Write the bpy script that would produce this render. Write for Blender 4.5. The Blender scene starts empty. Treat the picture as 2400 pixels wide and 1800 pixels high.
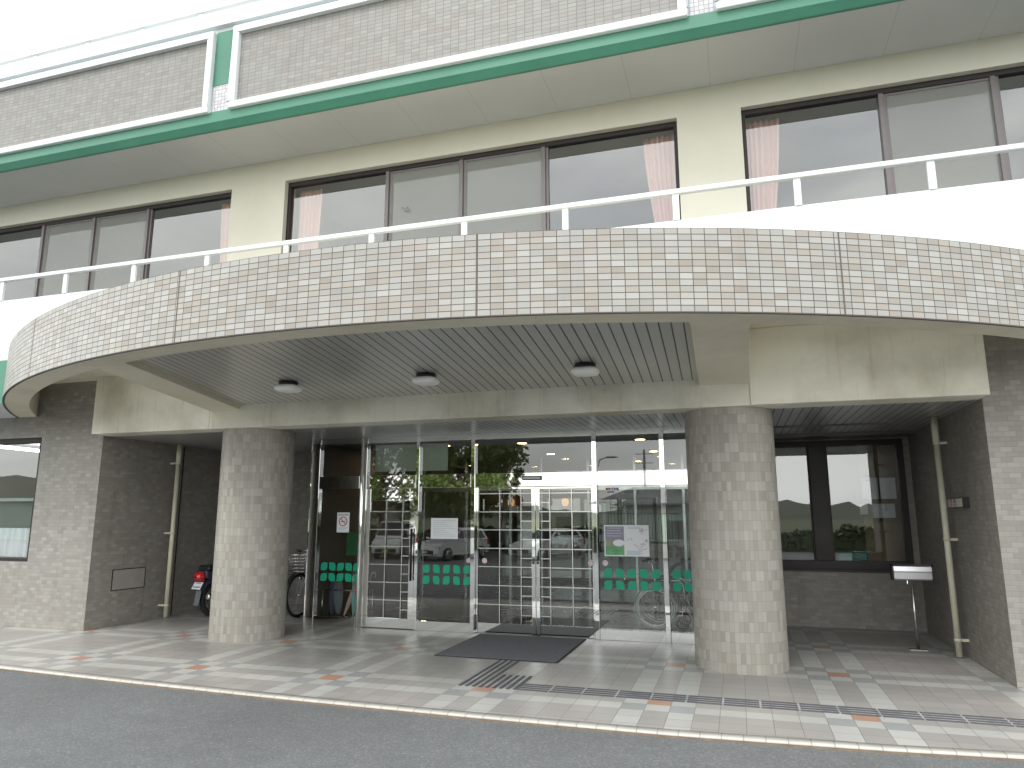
import bpy, bmesh, math, random
from mathutils import Vector, Matrix
S = bpy.context.scene
COL = S.collection
R = math.radians
random.seed(7)

# ------------------------------------------------------------------ camera
PITCH, YAW, ROLL = R(10.42), R(17.37), R(-0.055)
fw = Vector((-math.sin(YAW)*math.cos(PITCH), math.cos(YAW)*math.cos(PITCH), math.sin(PITCH)))
rt = Vector((math.cos(YAW), math.sin(YAW), 0)); up = rt.cross(fw)
r2 = rt*math.cos(ROLL)+up*math.sin(ROLL); u2 = -rt*math.sin(ROLL)+up*math.cos(ROLL)
cd = bpy.data.cameras.new('camera'); cam = bpy.data.objects.new('camera', cd); COL.objects.link(cam)
M = Matrix((r2, u2, -fw)).transposed().to_4x4(); M.translation = (2.602, -9.393, 1.56)
cam.matrix_world = M
cd.sensor_width = 36; cd.lens = 25.0; cd.clip_start = 0.05; cd.clip_end = 5000
S.camera = cam

# ------------------------------------------------------------------ light
SUN_EL, SUN_AZ = 56, 200          # azimuth: degrees clockwise from +Y; behind the camera, a little to the left
W = bpy.data.worlds.new('World'); S.world = W; W.use_nodes = True
nt = W.node_tree; nt.nodes.clear()
def wn(t, **k):
    n = nt.nodes.new(t)
    for a, b in k.items(): setattr(n, a, b)
    return n
sky = wn('ShaderNodeTexSky', sky_type='NISHITA', sun_disc=False, sun_elevation=R(SUN_EL), sun_rotation=R(SUN_AZ))
sky.air_density = 1.0; sky.dust_density = 2.5
tc = wn('ShaderNodeTexCoord')
mp = wn('ShaderNodeMapping'); mp.inputs['Scale'].default_value = (1.0, 1.0, 2.6)
nz = wn('ShaderNodeTexNoise'); nz.inputs['Scale'].default_value = 2.3; nz.inputs['Detail'].default_value = 7; nz.inputs['Roughness'].default_value = 0.55
rp = wn('ShaderNodeValToRGB'); rp.color_ramp.elements[0].position = 0.34; rp.color_ramp.elements[1].position = 0.52
rp.color_ramp.elements[0].color = (0.55, 0.55, 0.55, 1)
nz2 = wn('ShaderNodeTexNoise'); nz2.inputs['Scale'].default_value = 3.4; nz2.inputs['Detail'].default_value = 5
rp2 = wn('ShaderNodeValToRGB')
rp2.color_ramp.elements[0].position = 0.33; rp2.color_ramp.elements[0].color = (9.4, 9.75, 9.65, 1)
rp2.color_ramp.elements[1].position = 0.66; rp2.color_ramp.elements[1].color = (12.9, 13.2, 12.9, 1)
mx = wn('ShaderNodeMix', data_type='RGBA')
bg = wn('ShaderNodeBackground'); bg.inputs['Strength'].default_value = 0.12
out = wn('ShaderNodeOutputWorld')
L = nt.links.new
L(tc.outputs['Generated'], mp.inputs['Vector']); L(mp.outputs[0], nz.inputs['Vector']); L(mp.outputs[0], nz2.inputs['Vector'])
L(nz.outputs['Fac'], rp.inputs['Fac']); L(nz2.outputs['Fac'], rp2.inputs['Fac'])
L(rp.outputs['Color'], mx.inputs[0]); L(sky.outputs['Color'], mx.inputs[6]); L(rp2.outputs['Color'], mx.inputs[7])
# sky scaled brighter toward the horizon, added as fill for the recesses
sx = wn('ShaderNodeSeparateXYZ'); L(tc.outputs['Generated'], sx.inputs[0])
mr = wn('ShaderNodeMapRange'); mr.inputs[1].default_value = 0.0; mr.inputs[2].default_value = 0.9; mr.inputs[3].default_value = 1.28; mr.inputs[4].default_value = 0.86
L(sx.outputs[2], mr.inputs[0])
vs = wn('ShaderNodeVectorMath', operation='SCALE'); L(mx.outputs[2], vs.inputs[0]); L(mr.outputs[0], vs.inputs['Scale'])
L(vs.outputs[0], bg.inputs['Color']); L(bg.outputs[0], out.inputs['Surface'])
sl = bpy.data.lights.new('sun', 'SUN'); so = bpy.data.objects.new('sun', sl); COL.objects.link(so)
sl.energy = 1.0; sl.angle = R(18); sl.color = (1, 0.975, 0.94)
sd = Vector((math.sin(R(SUN_AZ))*math.cos(R(SUN_EL)), math.cos(R(SUN_AZ))*math.cos(R(SUN_EL)), math.sin(R(SUN_EL))))
so.rotation_euler = sd.to_track_quat('Z', 'Y').to_euler()
S.view_settings.view_transform = 'Standard'; S.view_settings.look = 'None'
S.view_settings.exposure = 0.78; S.view_settings.gamma = 1
S.cycles.max_bounces = 10; S.cycles.diffuse_bounces = 5; S.cycles.glossy_bounces = 5; S.cycles.transparent_max_bounces = 12
S.cycles.transmission_bounces = 6; S.cycles.sample_clamp_indirect = 6; S.cycles.caustics_reflective = False
S.cycles.use_denoising = True

# ------------------------------------------------------------------ mesh helpers
class MB:
    """collects faces (with optional uv in metres and a material index) and links them as one mesh object"""
    def __init__(s): s.v = []; s.f = []; s.uv = []; s.mi = []; s.sm = []
    def face(s, pts, uv=None, m=0, sm=False):
        i = len(s.v); s.v += [tuple(p) for p in pts]
        s.f.append(list(range(i, i+len(pts)))); s.uv.append(uv); s.mi.append(m); s.sm.append(sm); return s
    def box(s, x0, x1, y0, y1, z0, z1, m=0, skip=''):
        i = len(s.v)
        s.v += [(x0,y0,z0),(x1,y0,z0),(x1,y1,z0),(x0,y1,z0),(x0,y0,z1),(x1,y0,z1),(x1,y1,z1),(x0,y1,z1)]
        for k, q in dict(b=(3,2,1,0), t=(4,5,6,7), f=(0,1,5,4), r=(1,2,6,5), k=(2,3,7,6), l=(3,0,4,7)).items():
            if k in skip: continue
            s.f.append([i+j for j in q]); s.uv.append(None); s.mi.append(m); s.sm.append(False)
        return s
    def grid(s, P, m=0, sm=True, close=False, uv=None):
        """P: rows of points sharing vertices"""
        i = len(s.v); nr = len(P); nc = len(P[0])
        for row in P: s.v += [tuple(p) for p in row]
        for a in range(nr-1):
            for b in range(nc if close else nc-1):
                b2 = (b+1) % nc
                s.f.append([i+a*nc+b, i+a*nc+b2, i+(a+1)*nc+b2, i+(a+1)*nc+b])
                s.uv.append([uv[a][b], uv[a][b+1], uv[a+1][b+1], uv[a+1][b]] if uv else None); s.mi.append(m); s.sm.append(sm)
        return s
    def tube(s, path, r, n=10, m=0, caps=True, closed=False):
        path = [Vector(p) for p in path]; N = len(path); rows = []
        rr = r if isinstance(r, (list, tuple)) else [r]*N
        prev = None
        for k, p in enumerate(path):
            if closed: d = path[(k+1) % N]-path[k-1]
            else: d = path[min(k+1, N-1)]-path[max(k-1, 0)]
            d.normalize()
            if prev is None:
                a = Vector((0,0,1)) if abs(d.z) < 0.9 else Vector((1,0,0)); e = d.cross(a).normalized()
            else:
                e = prev-d*prev.dot(d); e = e.normalized() if e.length > 1e-6 else d.orthogonal().normalized()
            prev = e; g = d.cross(e)
            rows.append([p+e*rr[k]*math.cos(2*math.pi*q/n)+g*rr[k]*math.sin(2*math.pi*q/n) for q in range(n)])
        if closed: rows.append(rows[0])
        s.grid(rows, m, True, close=True)
        if caps and not closed:
            s.face(rows[0][::-1], None, m); s.face(rows[-1], None, m)
        return s
    def cyl(s, p0, p1, r0, r1=None, n=16, m=0, caps=True): return s.tube([p0, p1], [r0, r0 if r1 is None else r1], n, m, caps)
    def lathe(s, prof, c=(0,0,0), axis='z', n=24, m=0, ang=2*math.pi):
        rows = []
        for (r, h) in prof:
            row = []
            for q in range(n):
                a = 2*math.pi*q/n; x, y = r*math.cos(a), r*math.sin(a)
                p = {'z': (x, y, h), 'x': (h, x, y), 'y': (y, h, x)}[axis]
                row.append((p[0]+c[0], p[1]+c[1], p[2]+c[2]))
            rows.append(row)
        return s.grid(rows, m, True, close=True)
    def torus(s, c, R_, r, axis='x', n=32, k=8, m=0):
        pts = []
        for q in range(n):
            a = 2*math.pi*q/n; x, y = R_*math.cos(a), R_*math.sin(a)
            p = {'z': (x, y, 0), 'x': (0, x, y), 'y': (x, 0, y)}[axis]
            pts.append((p[0]+c[0], p[1]+c[1], p[2]+c[2]))
        return s.tube(pts, r, k, m, closed=True)
    def prism(s, poly, z0, z1, m=0, mb=None):
        n = len(poly)
        s.face([(x, y, z1) for x, y in poly], None, m); s.face([(x, y, z0) for x, y in poly[::-1]], None, m if mb is None else mb)
        for a in range(n):
            (xa, ya), (xb, yb) = poly[a], poly[(a+1) % n]
            s.face([(xa,ya,z0),(xb,yb,z0),(xb,yb,z1),(xa,ya,z1)], None, m)
        return s
    def extr(s, poly, a0, a1, axis='x', m=0):
        """polygon in the plane across the axis, extruded; x:(y,z) y:(x,z)"""
        f = (lambda p, t: (t, p[0], p[1])) if axis == 'x' else (lambda p, t: (p[0], t, p[1]))
        n = len(poly)
        s.face([f(p, a0) for p in poly], None, m); s.face([f(p, a1) for p in poly[::-1]], None, m)
        for k in range(n):
            p, q = poly[k], poly[(k+1) % n]
            s.face([f(p, a0), f(p, a1), f(q, a1), f(q, a0)], None, m)
        return s
    def build(s, name, mats, parent=None, bevel=0, fix=True, sm=None):
        me = bpy.data.meshes.new(name); me.from_pydata(s.v, [], s.f)
        for q in (mats if isinstance(mats, (list, tuple)) else [mats]): me.materials.append(q)
        uvl = me.uv_layers.new(name='UVMap')
        for p, u, mi, smo in zip(me.polygons, s.uv, s.mi, s.sm):
            p.material_index = mi; p.use_smooth = smo if sm is None else sm
            n = p.normal; ax = max(range(3), key=lambda q: abs(n[q]))
            for k, li in enumerate(p.loop_indices):
                if u: uvl.data[li].uv = u[k]
                else:
                    c = me.vertices[me.loops[li].vertex_index].co
                    uvl.data[li].uv = (c.y, c.z) if ax == 0 else (c.x, c.z) if ax == 1 else (c.x, c.y)
        if fix:
            bm = bmesh.new(); bm.from_mesh(me); bmesh.ops.remove_doubles(bm, verts=bm.verts, dist=1e-5)
            bmesh.ops.recalc_face_normals(bm, faces=bm.faces); bm.to_mesh(me); bm.free()
        o = bpy.data.objects.new(name, me); COL.objects.link(o)
        if parent: o.parent = parent
        if bevel:
            b = o.modifiers.new('bevel', 'BEVEL'); b.width = bevel; b.segments = 2; b.limit_method = 'ANGLE'; b.angle_limit = R(40)
        return o
def thing(name, label, cat, loc=(0,0,0), rotz=0, group=None):
    o = bpy.data.objects.new(name, None); COL.objects.link(o); o.empty_display_size = 0.2
    o.location = loc; o.rotation_euler = (0, 0, rotz); o['label'] = label; o['category'] = cat
    if group: o['group'] = group
    return o
def tag(o, label, cat, group=None, loc=None):
    o['label'] = label; o['category'] = cat
    if group: o['group'] = group
    if loc: o.location = loc
    return o
def struct(o): o['kind'] = 'structure'; return o
def dup(root, loc, rotz=0, label=None, link=True):
    r = root.copy(); COL.objects.link(r); r.location = loc; r.rotation_euler = (0, 0, rotz)
    if label: r['label'] = label
    for ch in list(root.children):
        c = ch.copy(); COL.objects.link(c); c.parent = r
        for g in ch.children:
            d = g.copy(); COL.objects.link(d); d.parent = c
    return r

# ------------------------------------------------------------------ material helpers
class X:
    """a node socket with arithmetic"""
    def __init__(s, nt, o): s.nt = nt; s.o = o
    def op(s, name, b=None, c=None):
        n = s.nt.nodes.new('ShaderNodeMath'); n.operation = name
        s.nt.links.new(s.o, n.inputs[0])
        for k, q in ((1, b), (2, c)):
            if q is None: continue
            if isinstance(q, X): s.nt.links.new(q.o, n.inputs[k])
            else: n.inputs[k].default_value = q
        return X(s.nt, n.outputs[0])
    def __add__(s, b): return s.op('ADD', b)
    def __sub__(s, b): return s.op('SUBTRACT', b)
    def __mul__(s, b): return s.op('MULTIPLY', b)
    def __truediv__(s, b): return s.op('DIVIDE', b)
    def floor(s): return s.op('FLOOR')
    def fract(s): return s.op('FRACT')
    def wrap(s, n): return s-(s/n).floor()*n
    def lt(s, b): return s.op('LESS_THAN', b)
    def gt(s, b): return s.op('GREATER_THAN', b)
    def min(s, b): return s.op('MINIMUM', b)
    def max(s, b): return s.op('MAXIMUM', b)
    def abs(s): return s.op('ABSOLUTE')
    def near(s, v): return (s-v).abs().lt(0.5)
    def edge(s, w): e = s.fract(); return (e.min((e*-1)+1))*w      # distance to the nearest joint, in metres
def newmat(name):
    m = bpy.data.materials.new(name); m.use_nodes = True
    return m, m.node_tree, m.node_tree.nodes['Principled BSDF']
def mixc(nt, fac, a, b):
    n = nt.nodes.new('ShaderNodeMix'); n.data_type = 'RGBA'
    for k, q in ((0, fac), (6, a), (7, b)):
        if isinstance(q, X): nt.links.new(q.o, n.inputs[k])
        elif isinstance(q, bpy.types.NodeSocket): nt.links.new(q, n.inputs[k])
        elif k == 0: n.inputs[0].default_value = q
        else: n.inputs[k].default_value = (*q, 1)
    return n.outputs[2]
def mulc(nt, col, fac):
    n = nt.nodes.new('ShaderNodeVectorMath'); n.operation = 'SCALE'
    nt.links.new(col, n.inputs[0]); nt.links.new(fac.o, n.inputs['Scale']); return n.outputs[0]
def noise(nt, vec, scale, detail=4, rough=0.55, mapping=None):
    n = nt.nodes.new('ShaderNodeTexNoise'); n.inputs['Scale'].default_value = scale; n.inputs['Detail'].default_value = detail
    n.inputs['Roughness'].default_value = rough
    if mapping:
        mp = nt.nodes.new('ShaderNodeMapping'); mp.inputs['Scale'].default_value = mapping
        nt.links.new(vec, mp.inputs['Vector']); vec = mp.outputs[0]
    nt.links.new(vec, n.inputs['Vector']); return X(nt, n.outputs['Fac'])
def wnoise(nt, a, b, seed=0.0):
    c = nt.nodes.new('ShaderNodeCombineXYZ'); nt.links.new((a+0.37).o, c.inputs[0]); nt.links.new((b+0.37).o, c.inputs[1]); c.inputs[2].default_value = seed
    n = nt.nodes.new('ShaderNodeTexWhiteNoise'); n.noise_dimensions = '3D'; nt.links.new(c.outputs[0], n.inputs['Vector']); return X(nt, n.outputs['Value'])
def ramp(nt, fac, stops, const=True):
    n = nt.nodes.new('ShaderNodeValToRGB'); cr = n.color_ramp
    cr.interpolation = 'CONSTANT' if const else 'LINEAR'
    while len(cr.elements) < len(stops): cr.elements.new(0.5)
    for e, (p, c) in zip(cr.elements, stops): e.position = p; e.color = (*c, 1)
    nt.links.new(fac.o, n.inputs['Fac']); return n.outputs['Color']
def bump(nt, b, height, strength=0.3, dist=0.01):
    n = nt.nodes.new('ShaderNodeBump'); n.inputs['Strength'].default_value = strength; n.inputs['Distance'].default_value = dist
    nt.links.new(height.o, n.inputs['Height']); nt.links.new(n.outputs[0], b.inputs['Normal'])
def objco(nt):
    g = nt.nodes.new('ShaderNodeNewGeometry'); return g.outputs['Position']
def plain(name, c, rough=0.5, metal=0, var=0.0, scale=3, spec=None, bmp=0, stretch=None):
    m, nt, b = newmat(name); b.inputs['Base Color'].default_value = (*c, 1)
    b.inputs['Roughness'].default_value = rough; b.inputs['Metallic'].default_value = metal
    if spec is not None: b.inputs['Specular IOR Level'].default_value = spec
    if var:
        tcn = nt.nodes.new('ShaderNodeTexCoord')
        f = noise(nt, tcn.outputs['Object'], scale, 5, 0.6, stretch)
        nt.links.new(mixc(nt, ((f-0.5)*2.2+0.5).max(0.0).min(1.0), tuple(q*(1-var) for q in c), tuple(min(1, q*(1+var)) for q in c)), b.inputs['Base Color'])
        nt.links.new(((f-0.5)*0.25+rough).o, b.inputs['Roughness'])
        if bmp: bump(nt, b, noise(nt, tcn.outputs['Object'], scale*25, 3), bmp, 0.004)
    return m
def tiles(name, w, h, tones, joint, jw=0.006, shift=0.0, rough=0.45, jstr=1.0, weather=0.12, seed=0.0):
    """small wall tiles laid on a uv map in metres"""
    m, nt, b = newmat(name)
    uv = nt.nodes.new('ShaderNodeUVMap'); sp = nt.nodes.new('ShaderNodeSeparateXYZ'); nt.links.new(uv.outputs[0], sp.inputs[0])
    u, v = X(nt, sp.outputs[0]), X(nt, sp.outputs[1])
    b_ = v/h; row = b_.floor(); a = u/w
    if shift: a = a+row.wrap(2)*shift
    col = a.floor()
    n = len(tones)
    c = ramp(nt, wnoise(nt, col, row, seed), [(k/n, t) for k, t in enumerate(tones)])
    c = mulc(nt, c, wnoise(nt, col, row, seed+5)*0.14+0.93)
    e = a.edge(w).min(b_.edge(h))
    jm = (e.lt(jw*0.5))*jstr
    wz = noise(nt, uv.outputs[0], 0.55, 5, 0.6)
    c = mixc(nt, jm, c, joint)
    dr = noise(nt, uv.outputs[0], 1.0, 5, 0.65, (5.5, .35, 1))          # run-down dirt
    c = mulc(nt, c, (wz-0.5)*(2*weather)-((dr-0.54).max(0.0)*(5.0*weather))+1.0)
    nt.links.new(c, b.inputs['Base Color'])
    nt.links.new(((jm*0.35)+rough).o, b.inputs['Roughness'])
    sm = (e/(jw*0.9)).min(1.0)
    bump(nt, b, sm+wnoise(nt, col, row, seed+9)*0.25, 0.35, 0.004)
    return m
def glass(name, tint=(0.9, 0.95, 0.93), r0=0.14, rough=0.0):
    m = bpy.data.materials.new(name); m.use_nodes = True; nt = m.node_tree; nt.nodes.clear()
    lw = nt.nodes.new('ShaderNodeLayerWeight'); lw.inputs['Blend'].default_value = 0.5
    f = X(nt, lw.outputs['Facing']).op('POWER', 4.0)*(1-r0)+r0
    tr = nt.nodes.new('ShaderNodeBsdfTransparent'); tr.inputs['Color'].default_value = (*tint, 1)
    gl = nt.nodes.new('ShaderNodeBsdfGlossy'); gl.inputs['Roughness'].default_value = rough
    mxs = nt.nodes.new('ShaderNodeMixShader'); o = nt.nodes.new('ShaderNodeOutputMaterial')
    nt.links.new(f.o, mxs.inputs[0]); nt.links.new(tr.outputs[0], mxs.inputs[1]); nt.links.new(gl.outputs[0], mxs.inputs[2])
    nt.links.new(mxs.outputs[0], o.inputs['Surface']); return m
def emit(name, c, s):
    m, nt, b = newmat(name); b.inputs['Base Color'].default_value = (*c, 1)
    b.inputs['Emission Color'].default_value = (*c, 1); b.inputs['Emission Strength'].default_value = s; return m

# ------------------------------------------------------------------ materials
BAND_T = [(.385,.372,.347),(.362,.352,.33),(.335,.32,.293),(.36,.322,.282),(.318,.286,.25),(.405,.394,.372),(.375,.356,.325),(.345,.314,.278),(.378,.37,.352),(.35,.335,.31)]
M_band = tiles('band_tile', .1, .05, BAND_T, (.10,.085,.075), .0062, 0, .4, 1, .07)
WALL_T = [(.318,.30,.272),(.303,.285,.256),(.28,.262,.236),(.302,.277,.25),(.335,.32,.295),(.29,.271,.246)]
M_wall = tiles('wall_tile', .1, .05, WALL_T, (.235,.22,.20), .006, .5, .5, .42, .20, 3)
M_panel = tiles('panel_tile', .1, .05, [tuple(q*.40+.115*k for q,k in zip(t,(1,.985,.955))) for t in BAND_T], (.16,.145,.135), .0065, 0, .45, .7, .06, 8)
COL_T = [(.365,.338,.298),(.385,.36,.322),(.335,.305,.265),(.41,.388,.352),(.37,.345,.308),(.345,.316,.276)]
M_col = tiles('column_tile', .0475, .1, COL_T, (.25,.23,.21), .004, 0, .5, .55, .14, 12)
def creammat(name, c, dirt=0.35, streak=True):  # dirt: blotches and run-down streaks
    m, nt, b = newmat(name); tcn = nt.nodes.new('ShaderNodeTexCoord')
    f1 = noise(nt, tcn.outputs['Object'], 0.8, 6, 0.6); f2 = noise(nt, tcn.outputs['Object'], 1.7, 6, 0.7, (7, 7, .45))
    d = ((f1-0.46)*2.4).max(0.0)*1.0
    if streak: d = d+((f2-0.55)*2.0).max(0.0)*0.55
    nt.links.new(mixc(nt, (d*dirt*2).min(0.7), c, tuple(q*k for q, k in zip(c, (.46,.42,.36)))), b.inputs['Base Color'])
    b.inputs['Roughness'].default_value = 0.7
    bump(nt, b, noise(nt, tcn.outputs['Object'], 60, 3), 0.12, 0.004)
    return m
M_cream = creammat('cream_paint', (.735,.685,.555), .30)
M_creamw = creammat('cream_wall_paint', (.66,.635,.535), .10)
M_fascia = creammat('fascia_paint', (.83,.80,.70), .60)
M_white = creammat('white_paint', (.71,.745,.76), .09)
M_green = plain('green_paint', (.06,.215,.145), .4, 0, .10, 1.5)
def soffit_mat():
    m, nt, b = newmat('soffit_board'); uv = nt.nodes.new('ShaderNodeUVMap'); sp = nt.nodes.new('ShaderNodeSeparateXYZ'); nt.links.new(uv.outputs[0], sp.inputs[0])
    e = ((X(nt, sp.outputs[0])+.15)/.905).edge(.905)
    c = mixc(nt, e.lt(.0035), (.57,.575,.565), (.45,.45,.445))
    nt.links.new(mulc(nt, c, (noise(nt, uv.outputs[0], 1.1, 4)-.5)*.14+1.0), b.inputs['Base Color']); b.inputs['Roughness'].default_value = .6
    return m
M_soffit = soffit_mat()
def slat_mat(name, pitch, c, groove):
    """metal spandrel panels: 100 mm strips along v with a dark groove between them"""
    m, nt, b = newmat(name); uv = nt.nodes.new('ShaderNodeUVMap'); sp = nt.nodes.new('ShaderNodeSeparateXYZ'); nt.links.new(uv.outputs[0], sp.inputs[0])
    a = X(nt, sp.outputs[0])/pitch; e = a.edge(pitch); g = e.lt(.0065)
    n1 = noise(nt, uv.outputs[0], .7, 4, .5)
    col = mixc(nt, g, c, groove)
    nt.links.new(mulc(nt, col, (n1-.5)*.35+(wnoise(nt, a.floor(), a.floor())*.12)+.94), b.inputs['Base Color'])
    b.inputs['Roughness'].default_value = .30; b.inputs['Metallic'].default_value = .45
    bump(nt, b, (e/.008).min(1.0)+noise(nt, uv.outputs[0], 9, 2)*.12, .25, .004)
    return m
M_slat = slat_mat('slat_ceiling', .098, (.62,.61,.58), (.09,.085,.08))
M_slat2 = slat_mat('slat_ceiling_inner', .098, (.60,.60,.59), (.06,.06,.055))
M_steel = plain('polished_steel', (.80,.80,.785), .02, 1)
M_steelb = plain('brushed_steel', (.62,.62,.60), .24, 1, .06, 4)
M_bronze = plain('bronze_frame', (.022,.016,.016), .5, .1, .1, 3)
M_bronzel = plain('bronze_frame_light', (.17,.15,.15), .38, .35, .1, 3)
M_black = plain('black_plastic', (.02,.02,.022), .4)
M_rubber = plain('rubber', (.025,.025,.026), .75)
M_pipe = plain('cream_pipe', (.70,.68,.53), .45, 0, .06, 5)
M_glass = glass('window_glass', (.87,.90,.90), .21)
M_glassd = glass('door_glass', (.84,.90,.88), .135)
M_room = plain('room_grey', (.58,.57,.54), .8, 0, .08, 1)
M_curtain = plain('pink_curtain', (.86,.56,.49), .85, 0, .05, 6)
M_lace = plain('white_curtain', (.92,.94,.95), .85, 0, .05, 6)
def screenmat():
    m = bpy.data.materials.new('insect_screen'); m.use_nodes = True; nt = m.node_tree; nt.nodes.clear()
    t = nt.nodes.new('ShaderNodeBsdfTransparent'); d = nt.nodes.new('ShaderNodeBsdfDiffuse'); d.inputs['Color'].default_value = (.44,.44,.41,1)
    mm = nt.nodes.new('ShaderNodeMixShader'); o = nt.nodes.new('ShaderNodeOutputMaterial'); mm.inputs[0].default_value = .42
    nt.links.new(t.outputs[0], mm.inputs[1]); nt.links.new(d.outputs[0], mm.inputs[2]); nt.links.new(mm.outputs[0], o.inputs[0]); return m
M_screen = screenmat()
M_paper = plain('paper', (.78,.80,.83), .6)
M_ink = plain('ink', (.12,.12,.13), .6)
M_greyink = plain('grey_ink', (.50,.53,.56), .6)
M_red = plain('red_print', (.45,.05,.09), .5)
M_sticker = plain('green_sticker', (.0,.34,.20), .45)

T = 0.1975
def floor_mat():
    m, nt, b = newmat('plaza_tile'); p = objco(nt); sp = nt.nodes.new('ShaderNodeSeparateXYZ'); nt.links.new(p, sp.inputs[0])
    a = (X(nt, sp.outputs[0])-.303)/T+.5; c = (X(nt, sp.outputs[1])+2.905)/T+.5
    ix, iy = a.floor().wrap(8), c.floor().wrap(8)
    x0, y0 = ix.near(0), iy.near(0); x1 = ix.near(1).max(ix.near(7)); y1 = iy.near(1).max(iy.near(7))
    corner, cen, lite = x1*y1, x0*y0, x1.max(y1)
    rnd = wnoise(nt, a.floor(), c.floor(), 2.0)
    col = mixc(nt, lite, (.35,.335,.322), (.455,.457,.435))
    col = mixc(nt, corner, col, (.31,.32,.325)); col = mixc(nt, cen, col, (.43,.25,.18))
    col = mulc(nt, col, rnd*.12+.94)
    e = a.edge(T).min(c.edge(T)); j = e.lt(.0028)
    col = mixc(nt, j*.8, col, (.17,.16,.15))
    wz = noise(nt, p, .9, 6, .6); w2 = noise(nt, p, 14, 4, .6)
    col = mulc(nt, col, (wz-.5)*.26+(w2-.5)*.10+1.0)
    nt.links.new(col, b.inputs['Base Color'])
    nt.links.new(((wz-.5)*.35+.36).o, b.inputs['Roughness'])
    bump(nt, b, (e/.004).min(1.0)+w2*.15+rnd*.2, .25, .003)
    return m
M_floor = floor_mat()
def asphalt_mat():
    m, nt, b = newmat('asphalt'); p = objco(nt)
    v = nt.nodes.new('ShaderNodeTexVoronoi'); v.inputs['Scale'].default_value = 85; nt.links.new(p, v.inputs['Vector'])
    sp = nt.nodes.new('ShaderNodeSeparateColor'); nt.links.new(v.outputs['Color'], sp.inputs[0]); r = X(nt, sp.outputs[0])
    big = noise(nt, p, .5, 5, .6); mid = noise(nt, p, 5, 4, .6); fine = noise(nt, p, 190, 3, .7)
    v2 = nt.nodes.new('ShaderNodeTexVoronoi'); v2.inputs['Scale'].default_value = 19; nt.links.new(p, v2.inputs['Vector'])
    fleck = X(nt, v2.outputs['Distance']).lt(.13)*noise(nt, p, 3, 2).gt(.52)
    c = ramp(nt, r, [(0, (.115,.123,.127)), (.5, (.134,.142,.146)), (.82, (.155,.162,.165)), (1, (.20,.205,.205))], False)
    c = mixc(nt, fleck*.45, c, (.36,.37,.365))
    c = mulc(nt, c, (big-.5)*.6+(noise(nt, p, .16, 3)-.5)*.5+(mid-.5)*.3+(fine-.5)*.45+1.0)
    nt.links.new(c, b.inputs['Base Color']); b.inputs['Roughness'].default_value = .85
    bump(nt, b, r*.6+fine, .5, .006)
    return m
M_asphalt = asphalt_mat()
def nosing_mat():
    m, nt, b = newmat('kerb_nosing'); p = objco(nt); sp = nt.nodes.new('ShaderNodeSeparateXYZ'); nt.links.new(p, sp.inputs[0])
    a = X(nt, sp.outputs[0])/.15; e = a.edge(.15)
    c = mixc(nt, e.lt(.004), (.50,.485,.445), (.30,.28,.26)); c = mulc(nt, c, wnoise(nt, a.floor(), a.floor())*.1+(noise(nt, p, 8, 4)-.5)*.3+.95)
    nt.links.new(c, b.inputs['Base Color']); b.inputs['Roughness'].default_value = .4; return m
M_nosing = nosing_mat()
M_joint = plain('sealant', (.13,.105,.09), .7)
M_rust = plain('kerb_side', (.22,.16,.11), .8, 0, .25, 8)
M_mat = plain('mat_carpet', (.15,.155,.175), .95, 0, .18, 30, bmp=.6)
M_bar = plain('tactile_bar', (.10,.10,.115), .6, 0, .15, 6)
M_leaf = plain('leaf', (.15,.20,.045), .55, 0, .35, 1.2)
M_leaf2 = plain('leaf_dark', (.045,.075,.025), .6, 0, .35, 1.0)
M_bark = plain('bark', (.13,.10,.08), .9, 0, .25, 9)

# ------------------------------------------------------------------ ground
KERB = [(-16,-3.02),(-9,-3.28),(-7.35,-3.30),(-5.25,-3.48),(-3.2,-3.62),(-1.34,-3.72),(.45,-3.77),(2.05,-3.78),(3.45,-3.70),(4.75,-3.56),(7,-3.3),(12,-2.9)]
def kerb(x):
    for (xa, ya), (xb, yb) in zip(KERB, KERB[1:]):
        if x <= xb: return ya+(yb-ya)*(x-xa)/(xb-xa)
    return KERB[-1][1]
XS = [-16+.5*k for k in range(57)]
b = MB(); b.grid([[(x, kerb(x)+.10, 0) for x in XS], [(x, 2.3, 0) for x in XS]], sm=False); struct(b.build('tiled_plaza', M_floor))
b = MB()
prof = [(.10,-.001),(.10,.003),(.018,.003),(.006,.0),(0,-.008),(0,-.014)]
b.grid([[(x, kerb(x)+dy, z) for x in XS] for dy, z in prof], sm=True)
b.grid([[(x, kerb(x)+.001, -.014) for x in XS], [(x, kerb(x)+.001, -.05) for x in XS]], m=1, sm=False)
struct(b.build('kerb', [M_nosing, M_rust], fix=False))
def lotz(y): return -.03 if y > -9 else max(-.62, -.03-(-9-y)*.05)
YS = [-2.8,-6,-9,-10,-12,-14,-16,-18,-20,-20.8,-26,-36]
XL = [-60+4*k for k in range(31)]
b = MB(); b.grid([[(x, y, lotz(y)) for x in XL] for y in YS], sm=False); struct(b.build('asphalt_lot', M_asphalt, fix=False))
M_grass = plain('field_grass', (.075,.095,.035), .9, 0, .4, .05)
b = MB()
b.face([(-1500,-36,-.66),(1500,-36,-.66),(1500,-1500,-.66),(-1500,-1500,-.66)])
b.face([(-1500,1500,-.66),(1500,1500,-.66),(1500,2.4,-.66),(-1500,2.4,-.66)])
b.face([(-1500,2.4,-.66),(-60,2.4,-.66),(-60,-36,-.66),(-1500,-36,-.66)])
b.face([(60,2.4,-.66),(1500,2.4,-.66),(1500,-36,-.66),(60,-36,-.66)])
struct(b.build('field', M_grass, fix=False))
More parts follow.
